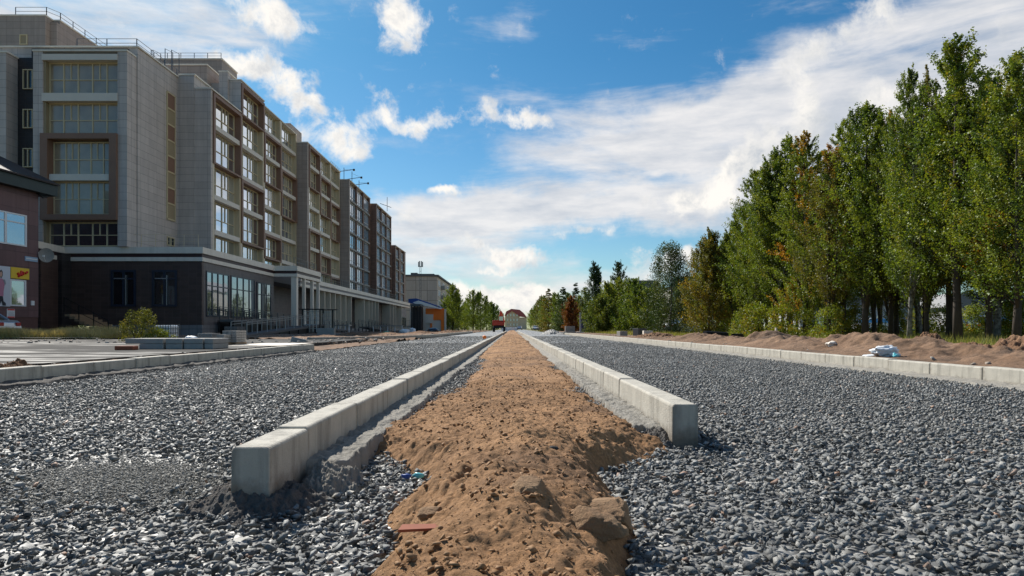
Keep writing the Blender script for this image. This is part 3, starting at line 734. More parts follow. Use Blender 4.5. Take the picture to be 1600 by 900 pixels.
def make_tree(name, label, h, r, seed, leaf, bark='bark', low=.14, per=85, ncl=260, L=.12, tint=(.3, .6), orange=0, kind='broad', csize=.34, cat='tree', tips=3):
    rs = np.random.RandomState(seed); root = thing(name, label, cat, (0, 0, 0))
    # leaders
    leaders = [(0, 0, 1.0, 1.0)]
    if kind == 'broad':
        for i in range(tips):
            a = rs.uniform(0, 6.28); q = rs.uniform(.25, .55) * r; leaders.append((math.cos(a) * q, math.sin(a) * q, rs.uniform(.78, .95), rs.uniform(.45, .7)))
    C, RR, T, spine = [], [], [], []
    for i in range(ncl):
        lx, ly, lh, lr = leaders[rs.randint(len(leaders))] if rs.rand() < .6 else leaders[0]
        if kind == 'spruce':
            t = rs.uniform(0, 1) ** 1.4; rad = r * (1 - t) ** .65 * (1 if t > .12 else .8) + .05; a = rs.uniform(0, 6.28); q = rad * rs.uniform(.3, 1)
            z = h * (low + (1 - low) * t) - q * .25; cs = csize * (.45 + .8 * (1 - t))
            rz = cs * .35
        elif kind == 'weep':
            t = rs.uniform(0, 1); rad = r * (.55 + .6 * math.sin(math.pi * min(1, t * .95 + .05)) ** .7) * (1.15 - .55 * t); a = rs.uniform(0, 6.28); q = rad * rs.uniform(.1, 1) ** .7
            z = h * (low + (1 - low) * t) - (q / max(r, .1)) * .6; cs = csize * .7; rz = cs * 1.9
        elif kind == 'bush':
            t = rs.uniform(0, 1); rad = r * math.sqrt(max(0, 1 - (t - .25) ** 2 * 1.6)); a = rs.uniform(0, 6.28); q = rad * rs.uniform(0, 1) ** .5; z = h * t * (1 - .25 * (q / r)); cs = csize; rz = cs
        else:
            t = rs.uniform(0, 1) ** .85
            prof = math.sin(math.pi * min(1, .22 + t * .76)) ** .6 * (1.05 - .35 * t) + .08 * (1 - t)
            rad = r * lr * prof; a = rs.uniform(0, 6.28); q = rad * rs.uniform(0, 1) ** .55
            z = h * lh * (low + (1 - low) * t); cs = csize * (.5 + .6 * (1 - t)) * rs.uniform(.6, 1.3); rz = cs * .95
        C.append((lx * min(1, t * 1.6) + math.cos(a) * q, ly * min(1, t * 1.6) + math.sin(a) * q, z)); RR.append((cs, cs, rz)); spine.append((lx, ly))
        tv = rs.uniform(*tint)
        T.append(tv)
    if kind == 'broad':
        for (lx, ly, lh, lr) in leaders:
            for _q in range(7):
                tt_ = rs.uniform(.88, 1.04); C.append((lx + rs.normal(0, .16) * (1.1 - tt_) * 4, ly + rs.normal(0, .16) * (1.1 - tt_) * 4, h * lh * tt_)); c_ = csize * rs.uniform(.25, .45); RR.append((c_, c_, c_ * 1.8)); T.append(rs.uniform(*tint)); spine.append((lx, ly))
    C = np.array(C); T = np.array(T)
    if orange:
        for _ in range(orange):
            q = C[rs.randint(len(C))]; dd = np.linalg.norm((C - q) * np.array([1, 1, .6]), axis=1); T = np.where(dd < rs.uniform(.45, .9), rs.uniform(.85, 1.0), T)
    # lower, inner bits yellowing slightly
    RR = np.array(RR); dirs = None
    if kind == 'broad':
        dxy = C - np.array([0, 0, 0]); dxy[:, 2] = 0; nn_ = np.linalg.norm(dxy, axis=1)[:, None] + .2
        dirs = dxy / nn_ * .8; dirs[:, 2] = rs.uniform(.5, 1.3, len(C)); dirs += rs.normal(0, .25, dirs.shape); dirs *= RR[:, :1] * rs.uniform(.7, 1.7, len(C))[:, None]
        RR = RR * np.array([.52, .52, .5])
    V, Fc, tt = leaf_cloud(rs, C, RR, T, per, L, dirs)
    npmesh('crown', V, Fc, leaf, root, attr=tt)
    mb = MB(); bend = rs.normal(0, .12, 2)
    if kind != 'bush':
        def tp(t): return (bend[0] * math.sin(t * 3) + leaders[0][0], bend[1] * math.sin(t * 2.3), h * .93 * t - (.2 if t == 0 else 0))
        tr = .0115 * h
        mb.tube([tp(i / 7) for i in range(8)], [tr * (1.25 if i == 0 else 1) * (1 - .9 * (i / 7)) + .006 for i in range(8)], 7)
        for (lx, ly, lh, lr) in leaders[1:]:
            s_ = tp(.06 + .12 * rs.rand()); mb.tube([s_, (lx * .8, ly * .8, h * lh * .45), (lx, ly, h * lh * .93)], [tr * .6, tr * .4, .008], 5)
        for i in rs.choice(len(C), 60, replace=False):
            e = C[i]; t0 = max(.05, min(.9, (e[2] - abs(rs.normal(0, .08)) * h - .05 * h) / (h * .93)))
            s_ = Vector(tp(t0)); e = Vector(e); mid = s_.lerp(e, .5) + Vector((0, 0, .06 * (e - s_).length)); mb.tube([s_, mid, e], [tr * .26 * (1.1 - t0) + .006, .010, .004], 4)
    else:
        for i in range(14):
            e = Vector(C[rs.randint(len(C))]); mb.tube([(rs.normal(0, .06), rs.normal(0, .06), -.1), e * .5 + Vector((0, 0, .1)), e], [.016, .01, .004], 4)
    mb.build('trunk' if kind != 'bush' else 'stems', bark, root, smooth=True)
    return root
G_ROW = 'tall trees in the dense row at right'
protos = [make_tree('tall_tree', 'x', 10.6, 1.95, 11 + i * 7, ['leaf', 'leaf', 'leaf_olive', 'leaf', 'leaf', 'leaf_olive'][i], ['bark', 'bark', 'bark', 'barkpale', 'bark', 'bark'][i],
                    low=[.25, .20, .27, .22, .28, .22][i], ncl=480, per=88, L=.088, tint=[(.08, .62), (.15, .70), (.2, .75), (.05, .6), (.15, .70), (.1, .65)][i], orange=[0, 0, 1, 0, 1, 0][i], tips=[3, 2, 4, 3, 2, 4][i], csize=.42) for i in range(6)]
orange_tree = make_tree('tall_tree', 'x', 10.6, 1.9, 77, 'leaf', 'bark', low=.12, ncl=540, per=80, L=.088, tint=(.3, .65), orange=9, tips=3)
used = set()
def put_tree(p, px, X, top, label, rz, group=None, base=.12, wide=1.0, H=10.6):
    d = X * F / (px - 800.0); z = AZ(top, d); s_ = (z - base) / H
    sc = (s_ * wide, s_ * wide, s_)
    if p.name in used: o = copy_thing(p, (X, d, base), rz, label, sc)
    else: o = p; used.add(p.name); o.location = (X, d, base); o.rotation_euler = (0, 0, rz); o.scale = sc; o['label'] = label
    if group: o['group'] = group
    return o
P = protos
row = [  # px, X, top, proto, width, label
 (1588, 15.5, 88, 1, 1.0, 'tall dense green tree at the right edge of the photo, second highest top'),
 (1545, 17.0, 118, 0, .9, 'green tree between the tallest tree and the one at the right edge'),
 (1497, 15.6, 68, 4, 1.15, 'tallest tree of the row, pointed crown rising highest against the cloud'),
 (1448, 16.6, 112, 5, .9, 'slender sparse tree top just left of the tallest tree'),
 (1420, 15.4, 118, 3, .8, 'thin airy tree with see-through top left of the tallest tree'),
 (1392, 17.2, 175, 2, 1.0, 'olive tree filling the gap behind the two thin trees'),
 (1352, 15.4, 168, 0, 1.0, 'dark green tree with twin rounded tops in the middle of the row'),
 (1318, 16.4, 180, 1, .9, 'light green pointed tree just right of the olive one'),
 (1296, 14.6, 238, 2, .9, 'olive brown tree standing forward in the middle of the row'),
 (1236, 15.8, 222, 3, 1.0, 'green tree with rounded top left of the orange patched tree'),
 (1213, 15.2, 232, 4, 1.0, 'bright green tree forming the left shoulder of the row'),
 (1182, 15.0, 268, 1, 1.0, 'bright green tree on the falling left slope of the row'),
 (1164, 15.4, 322, 0, 1.05, 'green tree near the left end of the tall row'),
 (1150, 15.0, 352, 4, .9, 'short green tree at the left end of the tall row')]
for i, (px, X, top, pi, wd, lab) in enumerate(row):
    put_tree(P[pi], px, X, top + (0, 6, 0, 10, 0, 14, 0, 10, 0, 0, 6, 0, 0, 0)[i], lab, i * 1.9, G_ROW, wide=wd * (1.12, .9, 1.0, .8, .9, 1.0, 1.15, .85, 1.1, 1.15, .95, 1.1, 1.0, 1.1)[i])
put_tree(orange_tree, 1258, 14.9, 210, 'tree with bright orange leaf patches standing left of the olive trees', .6, G_ROW, wide=1.0)
# second and third rows behind: only their tops and trunks show between the front trees
rs = np.random.RandomState(31); i = 0
for Xr, y0, y1, stp in ((18.5, 17, 60, 3.0), (22.5, 20, 66, 4.0)):
    y = y0
    while y < y1:
        x = Xr + rs.normal(0, .6); px = 800 + x / y * F
        if px < 1900:
            ln = np.interp(px, [1130, 1160, 1250, 1350, 1450, 1520, 1700], [372, 350, 255, 200, 150, 110, 95]) + rs.uniform(25, 80)
            put_tree(P[i % 6], px, x, ln, 'green tree standing behind the front trees of the tall row', i * 2.3, 'trees half hidden behind the tall row', wide=1.1)
        y += stp * rs.uniform(.8, 1.2); i += 1
# low shrubs under the row
SHL = ['low shrub at the trunk of the dark twin topped tree', 'low shrub below the forward olive brown tree', 'low shrub below the orange patched tree', 'low shrub below the bright green shoulder tree',
       'low shrub second from the left end of the tall row', 'low shrub at the left end of the tall row', 'low shrub behind the trunks left of the tallest tree', 'low shrub behind the trunk of the tallest tree',
       'low shrub beside the trunk near the right edge', 'shrub right at the right edge under the tall row', 'shrub far behind the dark twin topped tree', 'shrub far behind the tallest tree trunks', 'shrub farthest back between the thin trees']
shr = make_tree('shrub', 'x', 1.6, .9, 301, 'leaf', low=.05, ncl=60, per=60, L=.09, tint=(.3, .8), kind='bush', csize=.28, cat='shrub')
def put_bush(p, x, y, s_, label, group=None, rz=0, base=.12):
    if p.name in used: o = copy_thing(p, (x, y, base), rz, label, s_)
    else: o = p; used.add(p.name); o.location = (x, y, base); o.scale = (s_, s_, s_); o['label'] = label
    if group: o['group'] = group
    return o
for i, (px, X, s_) in enumerate([(1340, 18.2, 1.1), (1300, 14.6, 1.0), (1262, 14.6, .9), (1220, 13.9, 1.1), (1185, 13.8, 1.2), (1165, 14.0, 1.1), (1400, 23, 1.1), (1475, 26, 1.2), (1560, 24, 1.1), (1597, 20, 1.1), (1320, 22, 1.1), (1520, 30, 1.3), (1440, 30, 1.3)]):
    put_bush(shr, X, X * F / (px - 800), s_, SHL[i], 'shrubs under the tall row', i * 1.3)
# middle-distance trees: fuller line down the right side and a few at left
for i, (px, X, top, pi, lab) in enumerate([(1026, 15, 440, 0, 'green tree behind the low round tree left of the weeping birch'), (1000, 16, 446, 3, 'green tree behind the dark pointed tree'), (982, 15.5, 436, 4, 'pale green tree behind the bushy green tree'),
        (950, 14, 444, 0, 'green tree filling the gap right of the narrow dark tree'), (936, 13.5, 452, 3, 'green tree just behind the narrow dark tree'), (914, 12.5, 450, 1, 'green tree behind the blue cabin'), (904, 11.5, 462, 5, 'olive tree behind the rust orange tree'),
        (887, 10.5, 458, 0, 'green tree between the rust orange and slender dark trees'), (866, 10, 458, 4, 'green tree behind the rounded green tree'), (851, 9.6, 462, 1, 'green tree beside the pointed olive tree'), (841, 9.5, 470, 3, 'green tree near the far end of the right line'), (830, 8.5, 484, 0, 'last small green tree of the right line'),
        (1060, 21, 440, 3, 'green tree behind the weeping birch'), (1120, 19, 385, 0, 'dark green tree behind the olive yellow tree'), (1140, 19, 368, 3, 'green tree closing the gap left of the dense row')]):
    put_tree(P[pi], px, X, top, lab, i * 1.7, wide=1.35)
for i, (px, X, top, pi, lab) in enumerate([(699, -13, 462, 3, 'dark green tree just behind the orange stall'), (731, -12, 466, 0, 'green tree behind the pair left of the road'), (760, -9.5, 470, 4, 'green tree left of the dark distant tree'), (783, -6.5, 488, 0, 'last small tree left of the road')]):
    d = X * F / (px - 800.0); o = copy_thing(P[pi], (X, d, .1), i * 2.1, lab, ((AZ(top, d) - .1) / 10.6 * 1.4,) * 2 + ((AZ(top, d) - .1) / 10.6,))
def solo(name, px, X, top, label, kind, leaf, r, seed, base=.1, tint=(.3, .6), ncl=170, per=60, L=.15, low=.08, bark='bark', csize=.4, orange=0, cat='tree', tips=2):
    d = abs(X * F / (px - 800.0)); h = AZ(top, d) - base; wide = 1.35 if kind in ('spruce', 'broad') else 1.1; r = r * wide; csize = csize * 1.3; ncl = int(ncl * 1.3); per = int(per * 1.35); L = L * .9
    t = make_tree(name, label, h, r, seed, leaf, bark, low, per, ncl, L, tint, orange, kind, csize, cat, tips); t.location = (X, d, base); return t
solo('tree', 1108, 13.6, 368, 'tall olive yellow tree left of the dense row beside the weeping birch', 'broad', 'leaf_olive', 1.5, 401, ncl=260, per=80, L=.12, tint=(.3, .8), low=.04)
solo('tree', 1128, 15.4, 390, 'dark green tree between the olive tree and the dense row', 'broad', 'leaf', 1.5, 402, ncl=220, per=70, L=.12, low=.04)
solo('birch_tree', 1046, 12.9, 384, 'weeping birch with thin grey see-through crown above the parked cars', 'weep', 'leaf_dark', 2.0, 403, bark='barkpale', ncl=280, per=48, L=.13, tint=(.4, 1), low=.03, csize=.42)
solo('birch_tree', 1088, 15.5, 398, 'thin weeping birch behind the olive tree', 'weep', 'leaf_olive', 1.3, 404, bark='barkpale', ncl=100, per=40, L=.12, tint=(.3, .9), low=.2, csize=.34)
solo('pine_tree', 1071, 17.5, 452, 'small dark pine behind the parked cars', 'broad', 'leaf_dark', 1.3, 405, ncl=110, low=.35)
solo('tree', 1012, 13.6, 455, 'low round green tree left of the weeping birch', 'broad', 'leaf', 1.6, 406, tint=(.35, .65), low=.03)
solo('tree', 992, 12.6, 438, 'dark green tree with pointed top right of the bushy green tree', 'broad', 'leaf', 1.9, 407, tint=(.15, .45), low=.03)
solo('tree', 968, 12.0, 440, 'bright green bushy tree below the taller dark top', 'broad', 'leaf', 2.0, 408, tint=(.4, .7), low=.02, ncl=220)
solo('dark_tree', 966, 14.5, 412, 'dark tree top rising behind the bushy green tree', 'broad', 'leaf_dark', 1.5, 409, ncl=240, per=60, low=.05)
solo('dark_tree', 928, 12.2, 413, 'narrow dark tree with tallest tip left of the green trees', 'broad', 'leaf_dark', 1.15, 410, ncl=260, per=60, low=.03)
solo('tree', 941, 9.6, 466, 'yellow green round tree in front of the narrow dark tree', 'broad', 'leaf_yellow', 1.5, 411, tint=(.1, .6), low=.0, ncl=220)
solo('tree', 922, 9.8, 474, 'yellow tinged bush beside the blue cabin', 'broad', 'leaf_yellow', 1.1, 412, tint=(.1, .5), low=.0)
solo('tree', 893, 8.6, 466, 'rust orange tree between green ones at right of the road', 'broad', 'leaf_orange', 1.1, 413, tint=(.1, .5), low=.02, tips=1)
solo('spruce_tree', 900, 11.5, 442, 'dark slim spruce behind the rust orange tree', 'spruce', 'leaf_dark', 1.5, 414, low=.03)
solo('tree', 880, 8.6, 449, 'dark green slender tree left of the rust orange tree', 'spruce', 'leaf_dark', 1.6, 415, low=.02, tint=(.5, .9))
solo('tree', 872, 9.4, 460, 'green tree with rounded top left of the slender dark one', 'broad', 'leaf', 1.8, 416, tint=(.2, .5), low=.02)
solo('tree', 857, 8.4, 451, 'pointed olive green tree near the end of the right row', 'spruce', 'leaf_olive', 2.1, 417, low=.02, ncl=220, tint=(.3, .8))
solo('tree', 846, 8.9, 464, 'olive tree just left of the pointed one', 'broad', 'leaf_olive', 2.2, 418, low=.02, csize=.55, L=.2)
solo('tree', 836, 9.4, 478, 'farthest small tree of the right row near the red roofed house', 'broad', 'leaf', 2.6, 419, low=.02, csize=.6, L=.22)
solo('tree', 707, -10.2, 447, 'green tree right of the orange stall', 'broad', 'leaf', 2.0, 420, tint=(.35, .65), low=.05, ncl=240)
solo('tree', 716, -11.5, 458, 'darker green tree behind the one by the orange stall', 'broad', 'leaf', 1.7, 421, tint=(.15, .45), low=.05)
solo('tree', 739, -8.6, 455, 'left one of the two green trees that stand close together', 'broad', 'leaf', 2.0, 422, tint=(.25, .5), low=.05, ncl=240, csize=.5)
solo('tree', 751, -7.6, 457, 'right one of the two green trees that stand close together', 'broad', 'leaf', 2.0, 423, tint=(.25, .5), low=.05, ncl=240, csize=.5)
solo('tree', 768, -7.4, 474, 'dark distant tree left of the red digger', 'broad', 'leaf', 3.0, 424, tint=(.1, .4), low=.02, csize=.7, L=.25)
solo('tree', 776, -7.2, 478, 'farthest dark tree behind the red digger', 'broad', 'leaf', 3.0, 425, tint=(.1, .4), low=.02, csize=.7, L=.25)
solo('tree', 726, -13.5, 475, 'low bushy tree between the trees left of the road', 'broad', 'leaf', 2.2, 426, tint=(.3, .6), low=.02, csize=.6, L=.2)
solo('tree', 799, -.6, 497, 'small dark tree in front of the red roofed house', 'broad', 'leaf_dark', 1.8, 427, tint=(.6, 1), low=.02, csize=.6, L=.3)
bush = make_tree('bush', 'loose yellow green bush in front of the dark shop wall', 1.55, .78, 501, 'leaf_olive', low=.02, ncl=85, per=55, L=.06, tint=(.1, .62), kind='bush', csize=.17, cat='bush')
bush.location = (AX(219, 26), 26, .1); bush.scale = (.88, .88, .92)
b2 = make_tree('bush', 'low grassy tuft of yellow leaves right of the bush', .5, .6, 502, 'leaf_yellow', low=.02, ncl=40, per=50, L=.06, tint=(.2, .6), kind='bush', csize=.14, cat='bush'); b2.location = (AX(250, 25.8), 25.8, .1)
# far wooded skyline (one mass)
rs = np.random.RandomState(61); n = 900
xx = np.concatenate([rs.uniform(-260, -14, n // 2), rs.uniform(16, 420, n // 2)]); yy = rs.uniform(300, 380, n); yy = np.where(xx > 60, rs.uniform(95, 220, n), yy)
C = np.stack([xx, yy, rs.uniform(1, 7.5, n)], 1)
V, Fc, tt = leaf_cloud(rs, C, np.full((n, 3), 3.2), rs.uniform(.05, .5, n), 60, .9)
tag(npmesh('distant_wood', V, Fc, 'leaf_dark', attr=tt), 'far dark wood closing the horizon behind the road', 'wood', kind='stuff')
# grass
def grass(name, x0, x1, y0, y1, n, h, label, seed, base=.1, tint=(.4, .9)):
    rs = np.random.RandomState(seed); x = rs.uniform(x0, x1, n); y = rs.uniform(y0, y1, n); hh = h * rs.uniform(.4, 1.2, n) * (.4 + fbm(x * .8, y * .8, 3, seed) * 1.2)
    a = rs.uniform(0, 6.28, n); w = .012; dx, dy = np.cos(a) * w, np.sin(a) * w; lx, ly = rs.normal(0, .25, n) * hh, rs.normal(0, .25, n) * hh
    V = np.stack([np.stack([x - dx, y - dy, np.full(n, base)], 1), np.stack([x + dx, y + dy, np.full(n, base)], 1), np.stack([x + lx, y + ly, base + hh], 1)], 1).reshape(-1, 3)
    t = np.clip(rs.uniform(*tint, n), 0, 1); tt = np.stack([t * .65, t * .65, t], 1).ravel()
    tag(npmesh(name, V, np.arange(3 * n).reshape(-1, 3), 'grass', attr=tt), label, 'grass', kind='stuff')
grass('dry_grass', -26.5, -20.0, 33.0, 36.0, 22000, .5, 'strip of dry straw coloured grass before the maroon shop', 71, tint=(.6, 1))
grass('grass', 12.5, 34, 16, 50, 42000, .32, 'yellow green grass under the trees at right', 73, tint=(.1, .5))
grass('grass', 8.5, 14, 44, 75, 12000, .3, 'weedy grass along the far right verge', 74, tint=(.1, .6))

# ============================================================ BUILDINGS
def window(parent, axis, plane, a0, a1, z0, z1, nm, gmat='glass', fmat='winframe', fw=.06, transom=(.45,), depth=.07, open_leafs=(), name='window', side=1):
    """axis 'x': plane normal is +X at x=plane, a = y range; axis 'y': plane normal is -Y at y=plane, a = x range"""
    mb = MB()
    def bar(u0, u1, v0, v1, pr=0.0):
        if axis == 'x': mb.box(plane - .02, plane + depth + pr, u0, u1, v0, v1)
        else: mb.box(u0, u1, plane - depth - pr, plane + .02, v0, v1)
    bar(a0, a1, z0, z0 + fw); bar(a0, a1, z1 - fw, z1); bar(a0, a0 + fw, z0 + fw, z1 - fw); bar(a1 - fw, a1, z0 + fw, z1 - fw)
    for k in range(1, nm):
        u = a0 + (a1 - a0) * k / nm; bar(u - fw / 2, u + fw / 2, z0 + fw, z1 - fw, .004)
    for t in transom:
        z = z0 + (z1 - z0) * t; bar(a0 + fw, a1 - fw, z - fw * .35, z + fw * .35, .008)
    for (k, f0) in open_leafs:   # extra mullion in the upper half
        u = a0 + (a1 - a0) * (k + .5) / nm; bar(u - fw * .4, u + fw * .4, z0 + (z1 - z0) * f0, z1 - fw, .002)
    w = mb.build(name, fmat, parent)
    q = MB()
    if axis == 'x': q.box(plane - .05, plane + .005, a0 + .02, a1 - .02, z0 + .02, z1 - .02)
    else: q.box(a0 + .02, a1 - .02, plane - .005, plane + .05, z0 + .02, z1 - .02)
    p = MB(); p.v, p.f, p.mi = q.v, q.f, q.mi
    me = p.build('pane', gmat); me.parent = w; me.location = -(Vector(parent.location))
    return w
def loggia_wall(root, X, ys, levels, top, browns, rows_from=0, depth=.62, glassm='glass', framem='winframe', pier='beige', skip=lambda c, r: False, thick=.42, nm=3, glass_frac=.74):
    """grid of recessed loggias on a +X wall. ys: bay boundaries; levels: floor levels; browns: set of (col,row)"""
    nb, nl = len(ys) - 1, len(levels) - 1
    for c in range(nb):
        y0, y1 = ys[c], ys[c + 1]; pw = .34
        for r in range(nl):
            if skip(c, r): continue
            z0, z1 = levels[r], levels[r + 1]; br = (c, r) in browns
            up_br = (c, r + 1) in browns; dn_br = (c, r - 1) in browns
            pr = .12 if br else 0; m_ = 'brown' if br else pier; nm_ = 'brown_frame' if br else 'pier'
            w = MB(); w.box(X - depth, X + pr, y0 + .004, y0 + pw, z0, z1); w.build(nm_, m_, root)
            w = MB(); w.box(X - depth, X + pr, y1 - pw, y1 - .004, z0, z1); w.build('jamb', 'brown' if br else 'tan_light', root)
            w = MB()
            if br and not dn_br: w.prism([(X - depth, z0), (X + pr, z0), (X + pr, z0 + .16), (X - depth + .15, z0 + thick)][::1], 'y', y0 + pw, y1 - pw); w.build('brown_frame', 'brown', root)
            else: w.box(X - depth * .7, X + .02, y0 + pw, y1 - pw, z0, z0 + thick); w.build('spandrel', 'sill', root)
            if br and not up_br: w = MB(); w.box(X - depth, X + pr, y0 + pw, y1 - pw, z1 - .28, z1 - .003); w.build('brown_frame', 'brown', root)
            gm_ = glassm if glassm != 'glass' else WR.choice(['glass', 'glass', 'glass_b', 'glass_c'])
            window(root, 'x', X - depth + .08, y0 + pw, y1 - pw, z0 + thick - .02, z1 - (.28 if (br and not up_br) else .02), nm + 1, gm_, framem, .075, (.42,), .07, ((0, .42), (2, .42)), side=1)
def rail(mb, pts, h=1.0, post=1.6, r=.025, rails=(1.0, .55)):
    for a, b in zip(pts[:-1], pts[1:]):
        a = Vector(a); b = Vector(b); L = (b - a).length; n = max(1, int(L / post))
        for i in range(n + 1):
            p = a.lerp(b, i / n); mb.box(p.x - r, p.x + r, p.y - r, p.y + r, p.z, p.z + h)
        for q in rails:
            mb.tube([a + Vector((0, 0, h * q)), b + Vector((0, 0, h * q))], r * .9, 4)

# ---------- near residential block
B = thing('apartment_building', 'nearest tall grey beige residential block with brown framed balconies', 'building', (-30, 55, 0))
LV = [8.8, 11.85, 14.9, 17.95, 21.0, 24.0]
D1 = 58.5; XA = -25.8; XB = -28.4
w = MB()
w.box(-46, -28.6, 52.2, 58.8, 6.0, 22.1)          # main front mass (recess wall)
w.box(-28.62, -27.2, 58.4, 61.4, 6.0, 22.3)       # corner shoulder
w.box(-28.62, XA - 1.0, D1 + .02, 71.0, 6.0, 21.0)
w.box(-28.62, XA - 1.0, 65, 71.0, 21.0, 24.0)
w.box(-45.9, XB - 1.0, 58.7, 90.0, 6.0, 22.1); w.box(-36, XB - 1.0, 71.0, 90.0, 22.1, 26.1)
w.build('wall', 'clad', B)
w = MB(); w.box(-27.2, XA, D1, D1 + .36, 6.0, 21.15); w.box(-27.72, -26.9, 64.6, 65.3, 20.9, 24.9); w.box(-26.92, XA + .0, 64.95, 65.3, 21.1, 24.2)
w.box(XB - 1.0, XB, 71.0, 78.2, 6.0, 26.1)
w.build('corner_wall', 'clad', B)
w = MB(); w.box(-40.0, -35.62, 52.1, 52.2, 6.0, 21.3); w.box(-36.6, -29.25, 52.02, 52.18, 21.3, 21.95); w.build('recess_wall', 'black_clad', B)
w = MB(); w.box(-46, -37.7, 50.9, 52.1, 6.0, 21.2); w.build('left_wing', 'clad', B)
# bay tower at the front: piers, spandrels
bx0, bx1, by0 = -35.7, -28.7, 50.9
zr = [AZ(381, by0), AZ(334, by0), AZ(272, by0), AZ(209, by0), AZ(145.5, by0), AZ(84, by0)]
for q_ in ((bx0, bx0 + .72, by0, 52.1, 6.76, 21.3), (bx1 - .70, bx1, by0, 52.25, 6.76, 21.3), (bx0 + .72, bx1 - .70, by0 + .9, 52.1, 6.5, 21.2)): w = MB(); w.box(*q_); w.build('bay_pier', 'clad', B)
w = MB()
wx0, wx1 = bx0 + .72, bx1 - .70
for zc in (AZ(145.5, by0),): w.box(wx0 - .05, wx1 + .0, by0 - .06, by0 + .5, AZ(158, by0), zc)
w.build('bay_spandrel', 'sill', B); w = MB(); w.box(wx0 - .05, wx1, by0 - .06, by0 + .5, AZ(94, by0), AZ(84.5, by0)); w.build('bay_spandrel', 'sill', B); w = MB(); w.box(wx0 + .5, wx1 - .42, by0 - .03, by0 + .5, AZ(282, by0), AZ(272, by0))
w.build('bay_spandrel', 'sill', B)
w = MB()  # brown frame round two storeys (bevelled picture frame)
def pframe(mb, x0, x1, z0, z1, t, y0, y1):
    mb.prism([(x0, z0), (x0, z1), (x0 + t, z1 - t * .75), (x0 + t, z0 + t * .75)], 'y', y0, y1)
    mb.prism([(x1, z0), (x1 - t, z0 + t * .75), (x1 - t, z1 - t * .75), (x1, z1)], 'y', y0, y1)
    mb.prism([(x0, z1), (x1, z1), (x1 - t, z1 - t * .75), (x0 + t, z1 - t * .75)], 'y', y0, y1)
    mb.prism([(x0, z0), (x0 + t, z0 + t * .75), (x1 - t, z0 + t * .75), (x1, z0)], 'y', y0, y1)
pframe(w, wx0 - .08, wx1 + .02, AZ(344, by0), AZ(209, by0), .55, by0 - .22, by0 + .5)
w.build('brown_frame', 'brown', B)
w = MB()
for z0, z1 in ((AZ(145.5, by0), AZ(94, by0)), (AZ(209, by0), AZ(158, by0)), (AZ(272, by0), AZ(219, by0)), (AZ(334, by0), AZ(282, by0)), (AZ(384, by0), AZ(346, by0))):
    inn = .5 if z0 < 20 - 3 and z1 < AZ(215, by0) and z0 > AZ(340, by0) else 0
    w.box(wx0, wx0 + .16 + inn * .6, by0 + .12, by0 + .9, z0, z1)
    window(B, 'y', by0 + .55, wx0 + .16 + inn * .6, wx1 - inn * .8, z0, z1, 5, 'glass_front' if z0 > 9.0 else 'glass_dark', 'winframe', .085, (.47,), .06, ((1, .47), (3, .47)))
w.build('bay_jamb', 'tan', B)
# small recess windows
for yy0, yy1 in ((140, 109), (201, 171), (262, 232), (325, 296)):
    window(B, 'y', 52.06, AX(37, 52.1), AX(53, 52.1), AZ(yy0, 52.1), AZ(yy1, 52.1), 2, 'glass_black', 'winframe', .08, (), .10)
# strip of narrow openings on the side wall
w = MB(); y0_, y1_ = 28.6 * F / (800 - 260.5), 28.6 * F / (800 - 272)
zb, zt_ = AZ(343, 57), AZ(146, 57); n = 8
for k in range(n + 1):
    z = zb + (zt_ - zb) * k / n; w.box(-28.62, -28.50, y0_ - .06, y1_ + .06, z - .06, z + .06)
w.box(-28.62, -28.50, y0_ - .08, y0_, zb, zt_); w.box(-28.62, -28.50, y1_, y1_ + .08, zb, zt_)
w.build('stair_strip_frame', 'winframe', B)
w = MB(); w2 = MB()
for k in range(n):
    z = zb + (zt_ - zb) * k / n; w = MB(); w.box(-28.61, -28.55, y0_, y1_, z + .06, z + (zt_ - zb) / n - .06); w.build('stair_strip_panel', 'brown' if k % 2 else 'tan', B)
window(B, 'x', -28.6, y0_, y1_, AZ(384, 57), AZ(370, 57), 2, 'glass_black', 'winframe', .08, ())
# loggia grids
yA = [D1 + .36, 65.0, 71.0]
loggia_wall(B, XA, yA, LV, 24, {(0, 2), (0, 3), (1, 1), (1, 0), (1, 4)}, skip=lambda c, r: c == 0 and r == 4)
loggia_wall(B, XA, [D1 + .36, 65.0, 71.0], [5.9, 8.8], 24, set(), skip=lambda c, r: False)
LB = [8.7, 11.6, 14.5, 17.4, 20.3, 23.2, 26.1]
yB = [78.2, 83.9, 90.0]
loggia_wall(B, XB, yB, LB, 26.1, {(0, 3), (0, 4), (0, 0), (1, 2), (1, 3)})
loggia_wall(B, XB, yB, [5.9, 8.7], 24, set())
# parapets
w = MB()
def cap(x0, x1, y0, y1, z): w.box(x0, x1, y0, y1, z, z + .12)
cap(-46.05, -28.5, 52.1, 58.9, 22.1); cap(bx0 - .05, bx1 + .05, by0 - .06, 52.1, 21.3); cap(-46.1, -37.62, 50.85, 52.1, 21.2)
cap(-28.5, -27.1, 58.35, 61.5, 22.3); cap(-27.1, XA + .08, D1 - .06, 64.94, 21.16); cap(-27.75, -26.86, 64.55, 71.05, 24.9); cap(-26.86, XA + .08, 64.9, 71.06, 24.22)
cap(-36.1, XB + .06, 71.05, 90.06, 26.12)
w.build('parapet', 'cream', B)
w = MB(); w.box(-27.7, -26.9, 65.3, 71, 24.0, 24.9); w.box(-26.9, XA, 65.3, 71, 24.0, 24.2); w.build('attic_wall', 'clad2', B)
